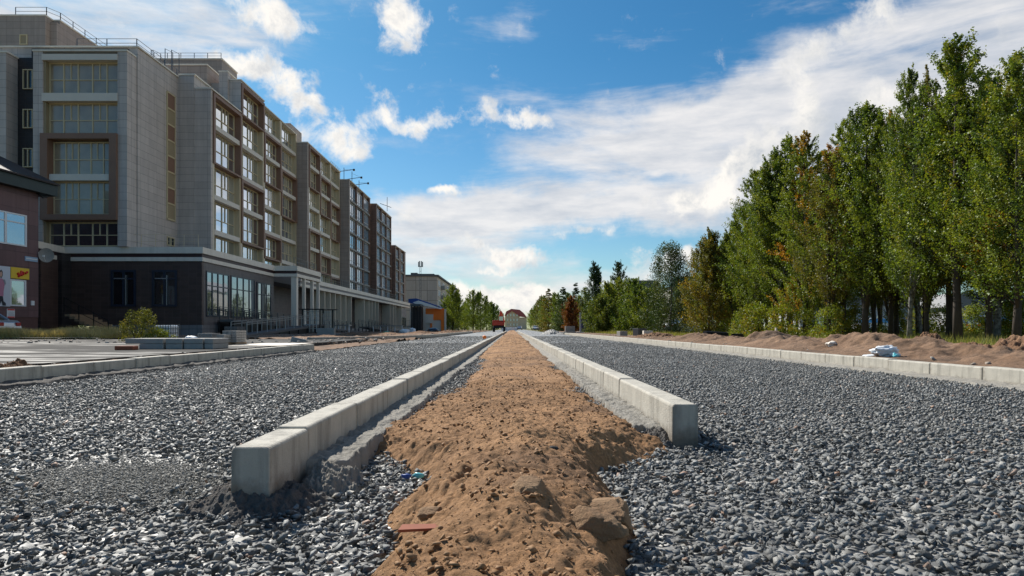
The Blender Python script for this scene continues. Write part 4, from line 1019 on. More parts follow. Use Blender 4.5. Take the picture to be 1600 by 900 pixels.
# rooftop volumes
w = MB(); w.box(-60, -41.0, 60, 61.0, 22, 28.1); w.box(-60, -40.4, 61.0, 76, 22, 28.1); w.box(-41, -40.4, 60.6, 61, 22, 27.8); w.build('rooftop_room', 'clad2', B)
for q_ in ((-34, -28.6, 64, 67, 22, 25.3), (-38, -30.6, 72, 76, 22, 29.0), (-34.5, -30.5, 94, 99, 24, 28.9)): w = MB(); w.box(*q_); w.build('rooftop_room', 'clad2', B)
w = MB(); w.box(-60.1, -40.95, 59.95, 60.98, 28.1, 28.22); w.box(-60.1, -40.33, 60.98, 76.1, 28.1, 28.22); w.box(-34.1, -28.53, 63.93, 67.1, 25.3, 25.42); w.box(-38.1, -30.53, 71.93, 76.1, 29.0, 29.12); w.build('rooftop_cap', 'cream', B)
window(B, 'y', 59.99, AX(31, 60), AX(43, 60), AZ(70, 60), AZ(54, 60), 1, 'tan', 'winframe', .08, ())
w = MB()
rail(w, [(AX(27, 60.5), 60.3, 28.2), (-41.1, 60.3, 28.2), (-40.6, 61.4, 28.2), (-40.6, 75.5, 28.2)], .8)
rail(w, [(-33.5, 52.6, 22.2), (-28.9, 52.6, 22.2), (-28.9, 61.0, 22.25)], .75, 1.8)
rail(w, [(-35, 64.5, 25.4), (-28.9, 64.5, 25.4)], .6, 1.2, .015) if False else None
rail(w, [(-37.9, 72.3, 29.1), (-30.8, 72.3, 29.1)], .7, 1.2)
for (px, yb_, yt_) in ((239, 90, 78), (258, 97, 76), (268, 97, 78)):
    d = 58.0; x = AX(px, d); w.tube([(x, d, 22.2), (x, d, AZ(yt_, d)), (x + .35, d + .6, AZ(yt_, d) - .1), (x + .35, d + .6, 22.2)], .035, 5)
w.build('roof_railing', 'rail', B)

# ---------- second block
B2 = thing('apartment_building', 'second residential block from the camera, warm brown gable end and tan balconies', 'building', (-27, 90, 0))
X2 = -27.0; y2a, y2b = 90.2, 107.3
L2 = [8.4, 11.18, 13.95, 16.7, 19.45, 22.2, 25.0]
w = MB(); w.box(-40, X2 - 1.0, y2a, y2b, 5.8, 25.1); w.build('wall', 'clad2', B2)
w = MB(); w.box(-29.5, X2, y2a - .15, y2a + .55, 5.8, 25.1); w.box(X2 - 1, X2, y2b - .3, y2b, 5.8, 25.1); w.build('gable_wall', 'clad2', B2)
ys2 = [y2a + .55, 96.0, 101.6, y2b - .3]
loggia_wall(B2, X2, ys2, L2, 25, {(0, 5), (0, 4), (0, 1), (0, 0), (1, 4), (1, 3), (1, 0), (2, 3), (2, 2)})
loggia_wall(B2, X2, ys2, [5.8, 8.4], 25, {(0, 0), (2, 0)})
w = MB(); w.box(-40.1, X2 + .08, y2a - .22, y2b + .05, 25.1, 25.25); w.build('parapet', 'cream', B2)
w = MB()
for y in (y2b - 4, y2b - 1): rail(w, [(X2 - .4, y, 25.2), (X2 - .4, y + 2.5, 25.2)], .8, .8, .02)
w.build('roof_railing', 'rail', B2)

# ---------- third, fourth and fifth blocks (unfinished facades)
def plain_block(name, label, X, ya, yb, zt, base, levels, ncol, gm, wallm, brickm, cranes=False, pier_w=.5, gable=True):
    Bk = thing(name, label, 'building', (X, ya, 0))
    w = MB(); w.box(X - 14, X - .5, ya + .02, yb, base, zt); w.build('wall', wallm, Bk)
    w = MB(); w.box(X - 2.4, X, ya - .1, ya + .5, base, zt); w.build('gable_wall', wallm, Bk)
    brick = MB(); sl = MB(); span = (yb - ya - .5); cw = span / ncol
    for c in range(ncol):
        y0 = ya + .5 + c * cw; brick.box(X - .5, X - .02, y0 + cw - pier_w, y0 + cw, base, zt)
        for r in range(len(levels) - 1):
            z0, z1 = levels[r], levels[r + 1]
            sl.box(X - .5, X + .05, y0, y0 + cw - pier_w, z0 - .12, z0 + .14)
            window(Bk, 'x', X - .35, y0 + .05, y0 + cw - pier_w - .05, z0 + .14, z1 - .12, 4, gm, 'whiteframe' if (c + r) % 3 else 'railw', .07, (.3,), .07)
    brick.build('brick_pier', brickm, Bk); sl.build('floor_slab', 'slab', Bk)
    w = MB(); w.box(X - 14.1, X + .06, ya - .15, yb + .05, zt, zt + .12); w.build('parapet', 'cream', Bk)
    return Bk
M['glass_blue'] = glass('blue_tinted_glass', (.03, .07, .11), .55)
B3 = plain_block('apartment_building', 'third block, blue glass balconies and steel arms on the roof', -25.6, 107.5, 123.4, 24.0, 5.8, [5.9, 8.2, 10.75, 13.3, 15.85, 18.4, 20.95, 23.5], 3, 'glass_blue', 'clad2', 'brick')
w = MB()
for (px, d, yt_, yb_, arm, yar) in ((537.5, 110, 262, 277, 14, 266), (550, 116, 268, 283, 14, 278), (561, 120, 282, 292, 14, 287)):
    x = AX(px, d); z = 24.1
    w.tube([(x, d, z), (x, d, AZ(yt_, d))], .05, 5); w.tube([(x - .8, d, AZ(yar + 2, d)), (x + 1.6, d, AZ(yar - 1, d))], .05, 5); w.box(x + 1.45, x + 1.75, d - .1, d + .1, AZ(yar + 1, d), AZ(yar - 2, d))
    w.tube([(x, d, AZ(yt_ + 3, d)), (x + 1.5, d, AZ(yar - 1, d))], .02, 4)
    w.build('lifting_arm', 'blackmetal', B3); w = MB()
B4 = plain_block('apartment_building', 'fourth block, unfinished red brick walls with pale window strips', -24.6, 124, 139.4, 23.2, 5.8, [5.9, 8.2, 10.7, 13.2, 15.7, 18.2, 20.7, 22.9], 3, 'glass_blue', 'brick', 'brick')
w = MB(); x = AX(605, 132); w.tube([(x, 132, 23.3), (x, 132, 26)], .05, 5); w.tube([(x - 1.4, 132, 24.8), (x + .8, 132, 24)], .05, 5); w.build('lifting_arm', 'blackmetal', B4)
B5 = plain_block('apartment_building', 'lowest and farthest unfinished brick block at the end of the row', -23.9, 140, 153.4, 17.6, 5.8, [5.9, 8.2, 10.5, 12.8, 15.1, 17.2], 2, 'glass_dark', 'brick', 'brick', pier_w=2.2)

# ---------- ground floor shopping terrace
T = thing('shop_terrace', 'long single storey dark tiled shop front with cream cornice under the residential blocks', 'shop building', (-23.3, 51.3, 0))
XP = -23.3; YP = 51.3; ZC = 6.75
w = MB(); w.box(-33.6, XP, YP, YP + .3, .9, ZC - 1.1); w.build('front_wall', 'dark_brick', T)
w = MB(); w.prism([(-33.2, 47.8), (-33.0, 47.8), (-33.55, 51.4), (-33.75, 51.4)], 'z', -.1, ZC - 1.1); w.build('recess_side_wall', 'dark_brick', T)
w = MB(); w.box(-60, -33.1, 50.2, 52.1, -.1, 6.2); w.build('recess_back_wall', 'black_clad', T)
w = MB(); w.box(XP - .3, XP - .003, YP + .3, 66.8, .9, ZC - 1.1); w.build('side_wall', 'side_dark', T)
w = MB(); w.box(-60, XP - .35, YP + .35, 155, 5.3, ZC - .5); w.build('roof_slab', 'roofgrey', T)
M['plinthm'] = panelmat('pale_plinth_tiles', (.20, .19, .19), .6, .6, .5, .15, .7, .02)
w = MB(); w.box(-30, XP + .06, YP - .08, YP + .3, -.2, .9); w.box(XP - .25, XP + .06, YP + .3, 54, -.2, .9); w.build('plinth', 'plinthm', T)
w = MB(); w.box(XP - .2, XP + .003, 54, 66.8, -.2, 1.3); w.build('dark_plinth', 'blackmetal', T)
# back wall behind the colonnade
w = MB(); w.box(-27.0, -26.2, 66.9, 155, -.2, 5.4); w.build('colonnade_wall', 'side_dark', T)
# cornice: three bands, following the plan with the portico step
XPo = -21.06; YPo = 66.7; YPe = 74.9
def band(mname, nm, z0, z1, pr):
    w = MB(); lo = ZC
    w.prism([(-33.2 + pr, 47.6), (-33.9, 47.6), (-34.2, YP + .4), (-33.75 + 0, YP + .4), (-33.62 + pr * .5, YP - pr)], 'z', z0, z1)
    w.box(-33.60, XP + pr, YP - pr, YP + .40, z0, z1)
    w.box(XP - .4, XP + pr, YP + .401, YPo - pr - .001, z0, z1)
    w.box(XP - .4, XPo + pr, YPo - pr, YPo + .5, z0, z1)
    w.box(XPo - .5, XPo + pr, YPo + .501, YPe, z0, z1)
    w.build(nm, mname, T)
band('cream', 'cornice', ZC - .48, ZC, .12); band('stripe', 'cornice_stripe', ZC - .76, ZC - .481, .02); band('cream', 'lower_cornice', ZC - 1.06, ZC - .761, .09)
ZD = 6.35
w = MB(); w.box(XP - .5, XP + .12, YPe + .01, 155, ZD - .50, ZD); w.box(XP - .5, XP + .09, YPe + .01, 155, ZD - 1.08, ZD - .78); w.build('cornice', 'cream', T)
w = MB(); w.box(XP - .5, XP + .01, YPe + .01, 155, ZD - .78, ZD - .50); w.build('cornice_stripe', 'greystripe', T)
# portico columns
def column(x, y, sx, sy, z1):
    w = MB(); w.box(x - sx, x + sx, y, y + sy, .9, z1); w.build('column', 'cream', T)
column(XPo - .26, YPo + .02, .26, .55, ZC - 1.06)
for px in (476.5, 489, 498.5): d = 21.06 * F / (800 - px); column(XPo - .16, d, .14, .35, ZC - 1.06)
# long row of fins
def fin(px, back=1.6):
    d = 23.3 * F / (800 - px); w = MB(); w.box(XP - back, XP - .05, d, d + .22, .6, ZD - 1.08); w.build('column', 'beige', T)
for px in (508, 516.5, 524.5, 533, 541, 549.5, 570, 577, 582, 587, 592, 610, 615, 619, 628): fin(px)
# doors in the colonnade
for px0, px1 in ((553, 566), (596, 605), (621, 634)):
    d0, d1 = 26.2 * F / (800 - px0), 26.2 * F / (800 - px1)
    window(T, 'x', -26.2, d0, d1, .8, 3.3, 4, 'glass_black', 'darkframe', .1, (.75,), name='shop_door')
    w = MB(); w.box(-26.2, -26.05, d0, d1, 3.5, 5.2); w.build('sign_board', 'greystripe', T)
window(T, 'x', -26.2, 68.5, 71, .9, 3.6, 2, 'glass_black', 'darkframe', .1, (.8,), name='shop_door')
w = MB(); w.box(-26.2, XPo, 66.75, 76, .5, .88); w.box(-26.2, XP + .6, 76, 155, .2, .62); w.build('terrace_floor', 'slab', T)
# shop windows on the side wall and front wall
for p0, p1 in ((321.8, 357), (360.5, 397.5), (400.5, 423)):
    d0, d1 = 23.3 * F / (800 - p0), 23.3 * F / (800 - p1)
    window(T, 'x', XP + .012, d0, d1, 1.55 if p0 < 399 else 1.4, 5.05 if p0 < 399 else 4.9, 4 if p0 < 399 else 3, 'glass_dark', 'darkframe', .11, (.68,), .05, name='shop_window')
for p0, p1 in ((174, 213), (238, 277)):
    window(T, 'y', YP - .012, AX(p0, YP), AX(p1, YP), AZ(479, YP), AZ(422, YP), 2, 'glass_black', 'darkframe', .16, (.76,), .08, name='shop_window')
    w = MB(); x = AX((p0 + p1) / 2 + 4, YP); w.box(x - .03, x + .03, YP - .12, YP - .06, AZ(477, YP), AZ(430, YP)); w.box(AX(p0 + 5, YP), AX(p1 - 14, YP), YP - .12, YP - .07, AZ(436, YP), AZ(434.6, YP)); w.build('window_bar', 'railw', T)
# terrace edge railing on the roof of the shops
w = MB()
rail(w, [(-33.5, YP + .5, ZC), (XP - .5, YP + .5, ZC)], 1.0, 1.0, .014, (1.0, .5))
w.build('roof_railing', 'winframe', T)
w = MB(); rail(w, [(XP - .4, 80, ZD), (XP - .4, 140, ZD)], 1.0, 1.0, .02, (1.0, .6, .3)); rail(w, [(XPo - .4, YPo + .5, ZC), (XPo - .4, YPe, ZC)], .9, 1, .016); w.build('roof_railing', 'rail', T)
# wall lamp globe and bracket fittings
w = MB(); w.box(AX(430, 69) - .35, AX(430, 69), 66.4, 66.68, 5.9, 6.2); w.build('flood_lamp', 'blackmetal', T)
o = lump('wall_lamp', (AX(97, 51.0) - .0, 51.1, AZ(439, 51)), .17, .17, .17, 'white_plastic', 'white globe lamp on the dark wall above the side stairs', 'lamp', 3, .0, 2)
# side stairs
ST = thing('staircase', 'open brown staircase climbing to the dark wall between maroon shop and bush', 'stairs', (AX(150, 47), 47, 0))
w = MB()
for k in range(9):
    x1 = AX(178, 47) - k * .33; w.box(x1 - .36, x1, 46.4, 49, .1 + k * .17, .26 + k * .17)
w.build('steps', 'wood', ST)
w = MB(); 
for yv in (46.35,):
    a = (AX(178, 47), yv, .2); b = (AX(178, 47) - 3.0, yv, 1.75); rail(w, [a, b], 1.0, .9, .025, (1.0, .5))
w.build('handrail', 'blackmetal', ST)
# access ramps and their railings in front of the terrace
M['railmid'] = mat('railing_mid_steel', (.34, .35, .36), .35, metal=.6)
def ramp(name, label, p0, p1, width, h0, h1, x_edge=None, railmat='railmid'):
    Rr = thing(name, label, 'ramp', (p0[0], p0[1], 0)); a = Vector((*p0, h0)); b = Vector((*p1, h1)); d = (b - a); d.z = 0; n = Vector((d.y, -d.x, 0)).normalized() * width
    w = MB(); w.add([a, b, b + n, a + n, a - Vector((0, 0, .18)), b - Vector((0, 0, .18)), b + n - Vector((0, 0, .18)), a + n - Vector((0, 0, .18))], [(0, 1, 2, 3), (7, 6, 5, 4), (0, 4, 5, 1), (1, 5, 6, 2), (2, 6, 7, 3), (3, 7, 4, 0)])
    w.build('deck', 'roofgrey', Rr)
    w = MB(); rail(w, [a, b], 1.0, 1.5, .03, (1.0, .8)); rail(w, [a + n, b + n], 1.0, 1.5, .03, (1.0, .8)); w.build('handrail', railmat, Rr)
    w = MB(); L = (b - a).length; k = int(L / 1.6)
    for i in range(k + 1):
        p = a.lerp(b, i / k) + n; w.box(p.x - .05, p.x + .05, p.y - .05, p.y + .05, -.1, p.z - .19); w.build('support', 'blackmetal', Rr); w = MB(); p = p - n; w.box(p.x - .05, p.x + .05, p.y - .05, p.y + .05, -.1, p.z - .19); w.build('support', 'blackmetal', Rr); w = MB()
    w = MB(); w.add([a + n * .98, b + n * .98, (b.x + n.x * .98, b.y + n.y * .98, 0), (a.x + n.x * .98, a.y + n.y * .98, 0), a + n * .96, b + n * .96, (b.x + n.x * .96, b.y + n.y * .96, 0), (a.x + n.x * .96, a.y + n.y * .96, 0)], [(0, 1, 2, 3), (4, 7, 6, 5)]); w.build('skirt', 'blackmetal', Rr)
    return Rr
ramp('access_ramp', 'lower ramp with steel handrails rising toward the portico column', (-21.4, 52.0), (-19.4, 65.8), 1.3, .15, 1.05)
ramp('access_ramp', 'upper ramp flight along the big shop windows with dark posts', (-22.9, 53.5), (-22.6, 66.0), 1.1, 1.35, .95, railmat='rail')
ramp('access_ramp', 'long ramp with dark rails in front of the colonnade', (-22.0, 76), (-20.6, 92), 1.5, .7, .12, railmat='rail')
ramp('access_ramp', 'farther ramp with dark rails before the second shop door', (-22.0, 98), (-20.8, 112), 1.5, .9, .12, railmat='rail')
# entrance shelters
def shelter(label, px0, px1, d, ztop, zb=.3):
    x0, x1 = AX(px0, d), AX(px1, d); Sx = thing('entrance_gate', label, 'gate', (x0, d, 0)); w = MB()
    for x in (x0, x1): w.box(x - .06, x + .06, d - .06, d + .06, zb, ztop)
    w.box(x0 - .2, x1 + .5, d - .5, d + .5, ztop, ztop + .08); w.build('frame', 'blackmetal', Sx)
    w = MB(); k = 5
    for i in range(1, k): x = x0 + (x1 - x0) * i / k; w.box(x - .03, x + .03, d - .03, d + .03, zb, ztop)
    for z in np.linspace(zb + .3, ztop - .2, 5): w.box(x0, x1, d - .02, d + .02, z, z + .04)
    w.build('bars', 'railw', Sx)
shelter('black framed gate of bars standing right of the portico column', 473, 500, 62.5, 2.35)
shelter('tall black frame of posts further right before the fins', 505, 520, 66, 2.4)
# pedestal platforms with white legs
for i, (px0, px1, d, lab) in enumerate([(523, 545, 82, 'nearest of three raised slab landings on pale legs'), (583, 628, 98, 'middle raised slab landing on pale legs'), (634, 650, 118, 'farthest raised slab landing on pale legs')]):
    x0, x1 = AX(px0, d), AX(px1, d); L_ = thing('landing', lab, 'platform', (x0, d, 0)); w = MB(); w.box(x0, x1, d, d + 1.6, .95, 1.08); w.build('slab', 'slab', L_)
    for k in range(5):
        x = x0 + (x1 - x0) * k / 4; w = MB(); w.box(x - .05, x + .05, d + .1, d + .2, -.1, .95); w.build('leg', 'whiteframe', L_)

# ---------- maroon shop at the far left
Ms = thing('shop_building', 'maroon granite shop with dark roof eave at the left edge of the photo', 'shop building', (-33, 44, 0))
# far corner at px 60
fd = 44.0; fx = AX(60, fd); nd = 24.0; nx_ = fx - (fd - nd) * .094
def wp(t, z, off=0.0):   # point on the facade: t=0 near end, 1 far corner
    x = nx_ + (fx - nx_) * t; y = nd + (fd - nd) * t
    L = math.hypot(fx - nx_, fd - nd); nrm = Vector(((fd - nd) / L, -(fx - nx_) / L, 0))
    return Vector((x, y, z)) + nrm * off
def t_of(px):            # facade parameter at a given bearing from the street
    s_ = (px - 800) / F; return (nx_ - s_ * nd) / (s_ * (fd - nd) - (fx - nx_))
def fbox(mb, t0, t1, z0, z1, o0, o1):
    P_ = [wp(t0, z0, o0), wp(t1, z0, o0), wp(t1, z0, o1), wp(t0, z0, o1), wp(t0, z1, o0), wp(t1, z1, o0), wp(t1, z1, o1), wp(t0, z1, o1)]
    mb.add(P_, [(0, 3, 2, 1), (4, 5, 6, 7), (0, 1, 5, 4), (1, 2, 6, 5), (2, 3, 7, 6), (3, 0, 4, 7)])
def zf(py, px): t = t_of(px); return AZ(py, wp(t, 0).y)
zt_m = zf(300, 55)
w = MB(); fbox(w, 0, 1, 1.35, zt_m + .3, -9, 0); w.build('wall', 'maroon', Ms)
w = MB(); fbox(w, 0, 1.0, -.1, 1.35, -9, -.04); w.build('plinth', 'maroon_d', Ms)
te = t_of(78)
w = MB(); fbox(w, 0, te, zf(303, 60), zf(284, 60), -1, .55); w.build('eave', 'eave', Ms)
w = MB(); w.add([wp(0, zf(284, 60), .7), wp(te, zf(284, 60), .7), wp(te, zf(284, 60) + 2.2, -4), wp(0, zf(284, 60) + 2.6, -4), wp(0, zf(284, 60) + .08, .7), wp(te, zf(284, 60) + .08, .7), wp(te, zf(284, 60) + .4, -4), wp(0, zf(284, 60) + .4, -4)][:4] + [wp(0, zf(284, 60) - .1, .7), wp(te, zf(284, 60) - .1, .7), wp(te, zf(284, 60) - .1, -4), wp(0, zf(284, 60) - .1, -4)],
    [(0, 1, 2, 3), (7, 6, 5, 4), (0, 4, 5, 1), (1, 5, 6, 2), (2, 6, 7, 3), (3, 7, 4, 0)]); w.build('roof', 'rooftile', Ms)
w = MB(); a = wp(t_of(49), zf(296, 50), .1); b = wp(t_of(60), zf(309, 60), .3); c_ = wp(t_of(79), zf(299, 60), .4); e_ = wp(t_of(80), zf(286, 60), .4); w.tube([a, b, c_, e_], .06, 6); w.build('downpipe', 'blackmetal', Ms)
def fwin(px0, px1, yt_, yb_, pref, glassm, frame='whiteframe', mull=(), trans=()):
    t0, t1 = t_of(px0), t_of(px1); z0 = zf(yb_, pref); z1 = zf(yt_, pref); fr = MB()
    fbox(fr, t0, t1, z0, z0 + .09, -.02, .05); fbox(fr, t0, t1, z1 - .09, z1, -.02, .05); tw = .004
    fbox(fr, t0, t0 + tw * 1.2, z0 + .09, z1 - .09, -.02, .05); fbox(fr, t1 - tw * 1.6, t1, z0 + .09, z1 - .09, -.02, .05)
    for m_ in mull: fbox(fr, t_of(m_) - tw, t_of(m_) + tw, z0 + .09, z1 - .09, -.02, .055)
    for q in trans: z = z0 + (z1 - z0) * q; fbox(fr, t0 + .005, t1 - .005, z - .04, z + .04, -.02, .058)
    w_ = fr.build('window', frame, Ms); gl = MB(); fbox(gl, t0 + .001, t1 - .001, z0 + .02, z1 - .02, -.01, .02); p = gl.build('pane', glassm); p.parent = w_; p.location = -Vector(Ms.location)
fwin(-40, 41, 337, 386, 42, 'glass_pale', mull=(8,), trans=(.72,))
fwin(15, 40, 438, 479, 40, 'glass_pale')
# shop graphics: pale window print with a standing figure, yellow sign, notices, plate
PZ0, PZ1 = zf(479, 15), zf(417, 15)
Po = thing('shop_poster', 'pale window print of a standing woman in pink jacket and black trousers', 'poster', tuple(wp(t_of(0), PZ0, .08)))
w = MB(); fbox(w, t_of(-34), t_of(14.5), PZ0, PZ1, .0, .07); w.build('backing', 'poster', Po)
def ppoly(pts, mname, nm, off):
    w = MB(); f_ = [wp(t_of(px), zf(py, 8), off) for px, py in pts]; b_ = [wp(t_of(px), zf(py, 8), off - .008) for px, py in pts]; n = len(pts)
    w.add(f_ + b_, [tuple(range(n)), tuple(range(2 * n - 1, n - 1, -1))] + [(i, i + n, (i + 1) % n + n, (i + 1) % n) for i in range(n)]); w.build(nm, mname, Po)
ppoly([(-2, 424), (0, 422), (2.2, 425), (2.4, 431), (.5, 435), (-2, 434)], 'printdark', 'hair', .085)
ppoly([(-2, 426), (.3, 425), (1.4, 428), (1, 432), (-1, 434), (-2.5, 431)], 'skin', 'face', .095)
ppoly([(-3.5, 436), (1, 435.5), (4, 438), (5.2, 446), (3.6, 456), (3.4, 463), (-3.5, 464)], 'pink', 'jacket', .085)
ppoly([(2, 437), (5.6, 437), (7.2, 443), (5.5, 446), (4.4, 441.5)], 'printgrey', 'sleeve', .095)
ppoly([(-2.5, 463), (2.2, 463), (3.5, 471), (6.8, 473.5), (7.2, 477.5), (2.0, 477.5), (0, 470), (-2.5, 477)], 'printdark', 'trousers', .095)
Ys = thing('yellow_sign', 'yellow sign with red brush lettering above the shop window', 'sign', tuple(wp(t_of(30), zf(437, 30), .09)))
w = MB(); fbox(w, t_of(15), t_of(43.5), zf(437, 43) , zf(420, 43), .02, .10); w.build('board', 'yellow', Ys)
w = MB()
def stroke(pts, r=.085):
    P_ = [wp(t_of(px), zf(py, 30), .115) for px, py in pts]
    for a, b in zip(P_[:-1], P_[1:]): w.tube([a, b], r, 5, r * .7)
stroke([(24.6, 427), (27.2, 431)]); stroke([(31, 423.5), (28.5, 430), (25.5, 433)]); stroke([(30.5, 430.5), (33, 424.5), (34.5, 429)]); stroke([(36.8, 426.5), (39, 425), (40.5, 423.3)]); stroke([(37.8, 426), (38.6, 427)])
w.build('lettering', 'redmark', Ys)
No = thing('notice', 'small white notice with red borders and grey lines under the shop window', 'notice', tuple(wp(t_of(16), zf(497, 16), .05)))
w = MB(); fbox(w, t_of(10.5), t_of(22.5), zf(496.5, 16), zf(482.5, 16), -.01, .03); w.build('board', 'whiteframe', No)
w = MB(); fbox(w, t_of(11), t_of(22), zf(485, 16), zf(482.8, 16), .03, .036); fbox(w, t_of(11), t_of(22), zf(496.3, 16), zf(494.4, 16), .03, .036); w.build('red_border', 'redmark', No)
w = MB()
for k in range(4):
    yq = 487 + k * 1.8; t = 12.2
    while t < 20.6:
        wd = .5 + (k * 7 + int(t * 3)) % 3 * .35; fbox(w, t_of(t), t_of(t + wd), zf(yq + .8, 16), zf(yq, 16), .03, .036); t += wd + .35
w.build('text_lines', 'printgrey', No)
w = MB(); fbox(w, t_of(48), t_of(53), zf(477, 50), zf(470, 50), -.01, .05); tag(w.build('meter_box', 'whiteframe', loc=tuple(wp(t_of(50), 2, 0))), 'small white box on the maroon wall right of the shop window', 'box')
Pl = thing('street_plate', 'pale blue street name plate with white band high on the maroon wall', 'sign', tuple(wp(t_of(48), zf(404, 48), .05)))
w = MB(); fbox(w, t_of(38.5), t_of(58), zf(408.5, 48), zf(401.5, 48), -.01, .05); w.build('board', 'bluesign', Pl)
w = MB(); fbox(w, t_of(39.5), t_of(57), zf(405.4, 48), zf(403.8, 48), .05, .056); w.build('text_band', 'whiteframe', Pl)
# satellite dish
Ds = thing('satellite_dish', 'grey satellite dish on a bracket at the corner of the maroon shop', 'satellite dish', (AX(69, 44), 44.2, AZ(398, 44)))
bm = bmesh.new(); seg, rings = 24, 6; vs = [bm.verts.new((0, .02, 0))]; prev = None; ring_all = []
for i in range(1, rings + 1):
    rr_ = .42 * i / rings; ring = [bm.verts.new((math.cos(2 * math.pi * k / seg) * rr_, .02 - .6 * rr_ * rr_, math.sin(2 * math.pi * k / seg) * rr_ * 1.1)) for k in range(seg)]; ring_all.append(ring)
for k in range(seg): bm.faces.new((vs[0], ring_all[0][k], ring_all[0][(k + 1) % seg]))
for a, b in zip(ring_all[:-1], ring_all[1:]):
    for k in range(seg): bm.faces.new((a[k], b[k], b[(k + 1) % seg], a[(k + 1) % seg]))
me = bpy.data.meshes.new('reflector'); bm.to_mesh(me); bm.free(); me.materials.append(M['slab'])
o = bpy.data.objects.new('reflector', me); COL.objects.link(o); o.parent = Ds; o.rotation_euler = (R(12), 0, R(35))
sm = o.modifiers.new('solid', 'SOLIDIFY'); sm.thickness = .015
w = MB(); x, y, z = Ds.location; w.tube([(x - .5, y + .3, z - .1), (x - .1, y + .1, z)], .03, 6); w.tube([(x + .05, y - .15, z - .42), (x + .2, y - .55, z - .12)], .015, 5); w.box(x + .16, x + .26, y - .62, y - .52, z - .17, z - .07); w.build('feed_arm', 'whiteframe', Ds)

# ---------- old panel building, mast, market behind
Ob = thing('apartment_building', 'old five storey concrete panel building behind the orange stall', 'building', (AX(660, 190), 190, 0))
d0 = 190; xo = AX(683, d0); wall_m = panelmat('old_concrete_panels', (.48, .41, .34), 3.2, 2.8, .45, .08, .8, .06)
zt_o = AZ(432, d0)
w = MB(); w.box(AX(618, d0), xo, d0, d0 + .5, 0, zt_o); w.box(AX(618, d0), xo, d0 + .5, 268, 0, zt_o); w.build('wall', wall_m, Ob)
w = MB(); w.box(AX(618, d0) - .3, xo + .4, d0 - .3, 268.3, zt_o, zt_o + .5); w.box(AX(640, d0), AX(650, d0), d0 + 2, d0 + 6, zt_o + .5, zt_o + 1.2); w.box(AX(652, d0), AX(676, d0), d0 + 3, d0 + 8, zt_o + .5, zt_o + 1.0); w.build('roof', 'roofgrey', Ob)
for r in range(5):
    for c in range(6):
        y0 = d0 + 3 + c * 12; window(Ob, 'x', xo + .02, y0, y0 + 5, 1.4 + r * 2.8, 3.0 + r * 2.8, 3, 'glass_dark', 'whiteframe', .12, ())
for c in range(3):
    y0 = d0 + 10 + c * 24
    w = MB()
    for r in range(5): w.box(xo, xo + 1.1, y0, y0 + 3.4, .9 + r * 2.8, 1.9 + r * 2.8)
    w.build('balconies', 'slab', Ob)
Ma = thing('antenna_mast', 'slim lattice antenna mast in front of the old panel building', 'mast', (AX(657, 180), 180, 0))
w = MB(); x = AX(657, 180)
for dx in (-.18, .18): w.tube([(x + dx, 180, 0), (x + dx, 180, AZ(413, 180))], .05, 5)
for k in range(16): z = k * 1.1; w.tube([(x - .18, 180, z), (x + .18, 180, z + .55)], .03, 4)
w.build('lattice', 'rail', Ma)
w = MB()
for dx in (-.5, -.2, .25, .55): w.box(x + dx - .1, x + dx + .1, 179.8, 180.2, AZ(417, 180), AZ(407 + abs(dx) * 4, 180))
w.box(x - .6, x + .6, 179.9, 180.1, AZ(417, 180), AZ(416, 180)); w.build('antennas', 'rail', Ma)
# market: orange stall, white canopy, blue roof
d = 112
Os = thing('market_stall', 'bright orange stall with white sloping canopy beside the trees', 'stall', (AX(680, d), d, 0))
w = MB(); w.box(AX(665, d), AX(694, d), d, d + .15, AZ(494, d), AZ(482, d)); w.box(AX(672, d), AX(694, d), d, d + .15, AZ(500, d), AZ(494, d)); w.box(AX(689, d), AX(694, d), d, d + .15, .2, AZ(500, d)); w.box(AX(672, d), AX(675, d), d, d + .15, .2, AZ(500, d)); w.build('front_panel', 'orange', Os)
w = MB(); w.box(AX(665, d), AX(694.5, d), d + .2, d + 3, .1, AZ(484, d)); w.box(AX(694.3, d), AX(697, d), d - .05, d + .2, .1, AZ(483, d)); w.box(AX(665, d), AX(677, d), d - .12, d - .02, AZ(505, d), AZ(491, d)); w.build('wall', 'sill', Os)
w = MB(); w.prism([(AX(646, d), AZ(473, d)), (AX(655, d), AZ(470, d)), (AX(690, d), AZ(482, d)), (AX(690, d), AZ(483.4, d)), (AX(664, d), AZ(478, d)), (AX(650, d), AZ(475, d))], 'y', d - 1, d + 3.5); w.build('canopy', 'whitepaint', Os)
d = 122
Bl = thing('market_shed', 'blue roofed market shed behind the orange stall', 'shed', (AX(660, d), d, 0))
w = MB(); w.prism([(AX(638, d), AZ(467, d)), (AX(650, d), AZ(466, d)), (AX(688, d), AZ(479, d)), (AX(688, d), AZ(483, d)), (AX(638, d), AZ(473, d))], 'y', d, d + 6); w.build('roof', 'blue', Bl)
w = MB(); w.box(AX(640, d), AX(686, d), d + .5, d + 5.5, 0, AZ(484, d)); w.build('wall', 'sill', Bl)
Dk = thing('market_shed', 'dark open shed at the end of the shop terrace', 'shed', (AX(652, 108), 108, 0)); d = 108
w = MB(); w.box(AX(641, d), AX(657, d), d, d + 4, AZ(478, d), AZ(475, d)); w.build('roof', 'rail', Dk)
w = MB()
for px in (642, 647, 652, 656): w.box(AX(px, d), AX(px, d) + .15, d, d + .15, 0, AZ(478, d))
w.build('posts', 'blackmetal', Dk); w = MB(); w.box(AX(641, d), AX(656, d), d + 2, d + 4, 0, AZ(479, d)); w.build('back_wall', 'black_clad', Dk)
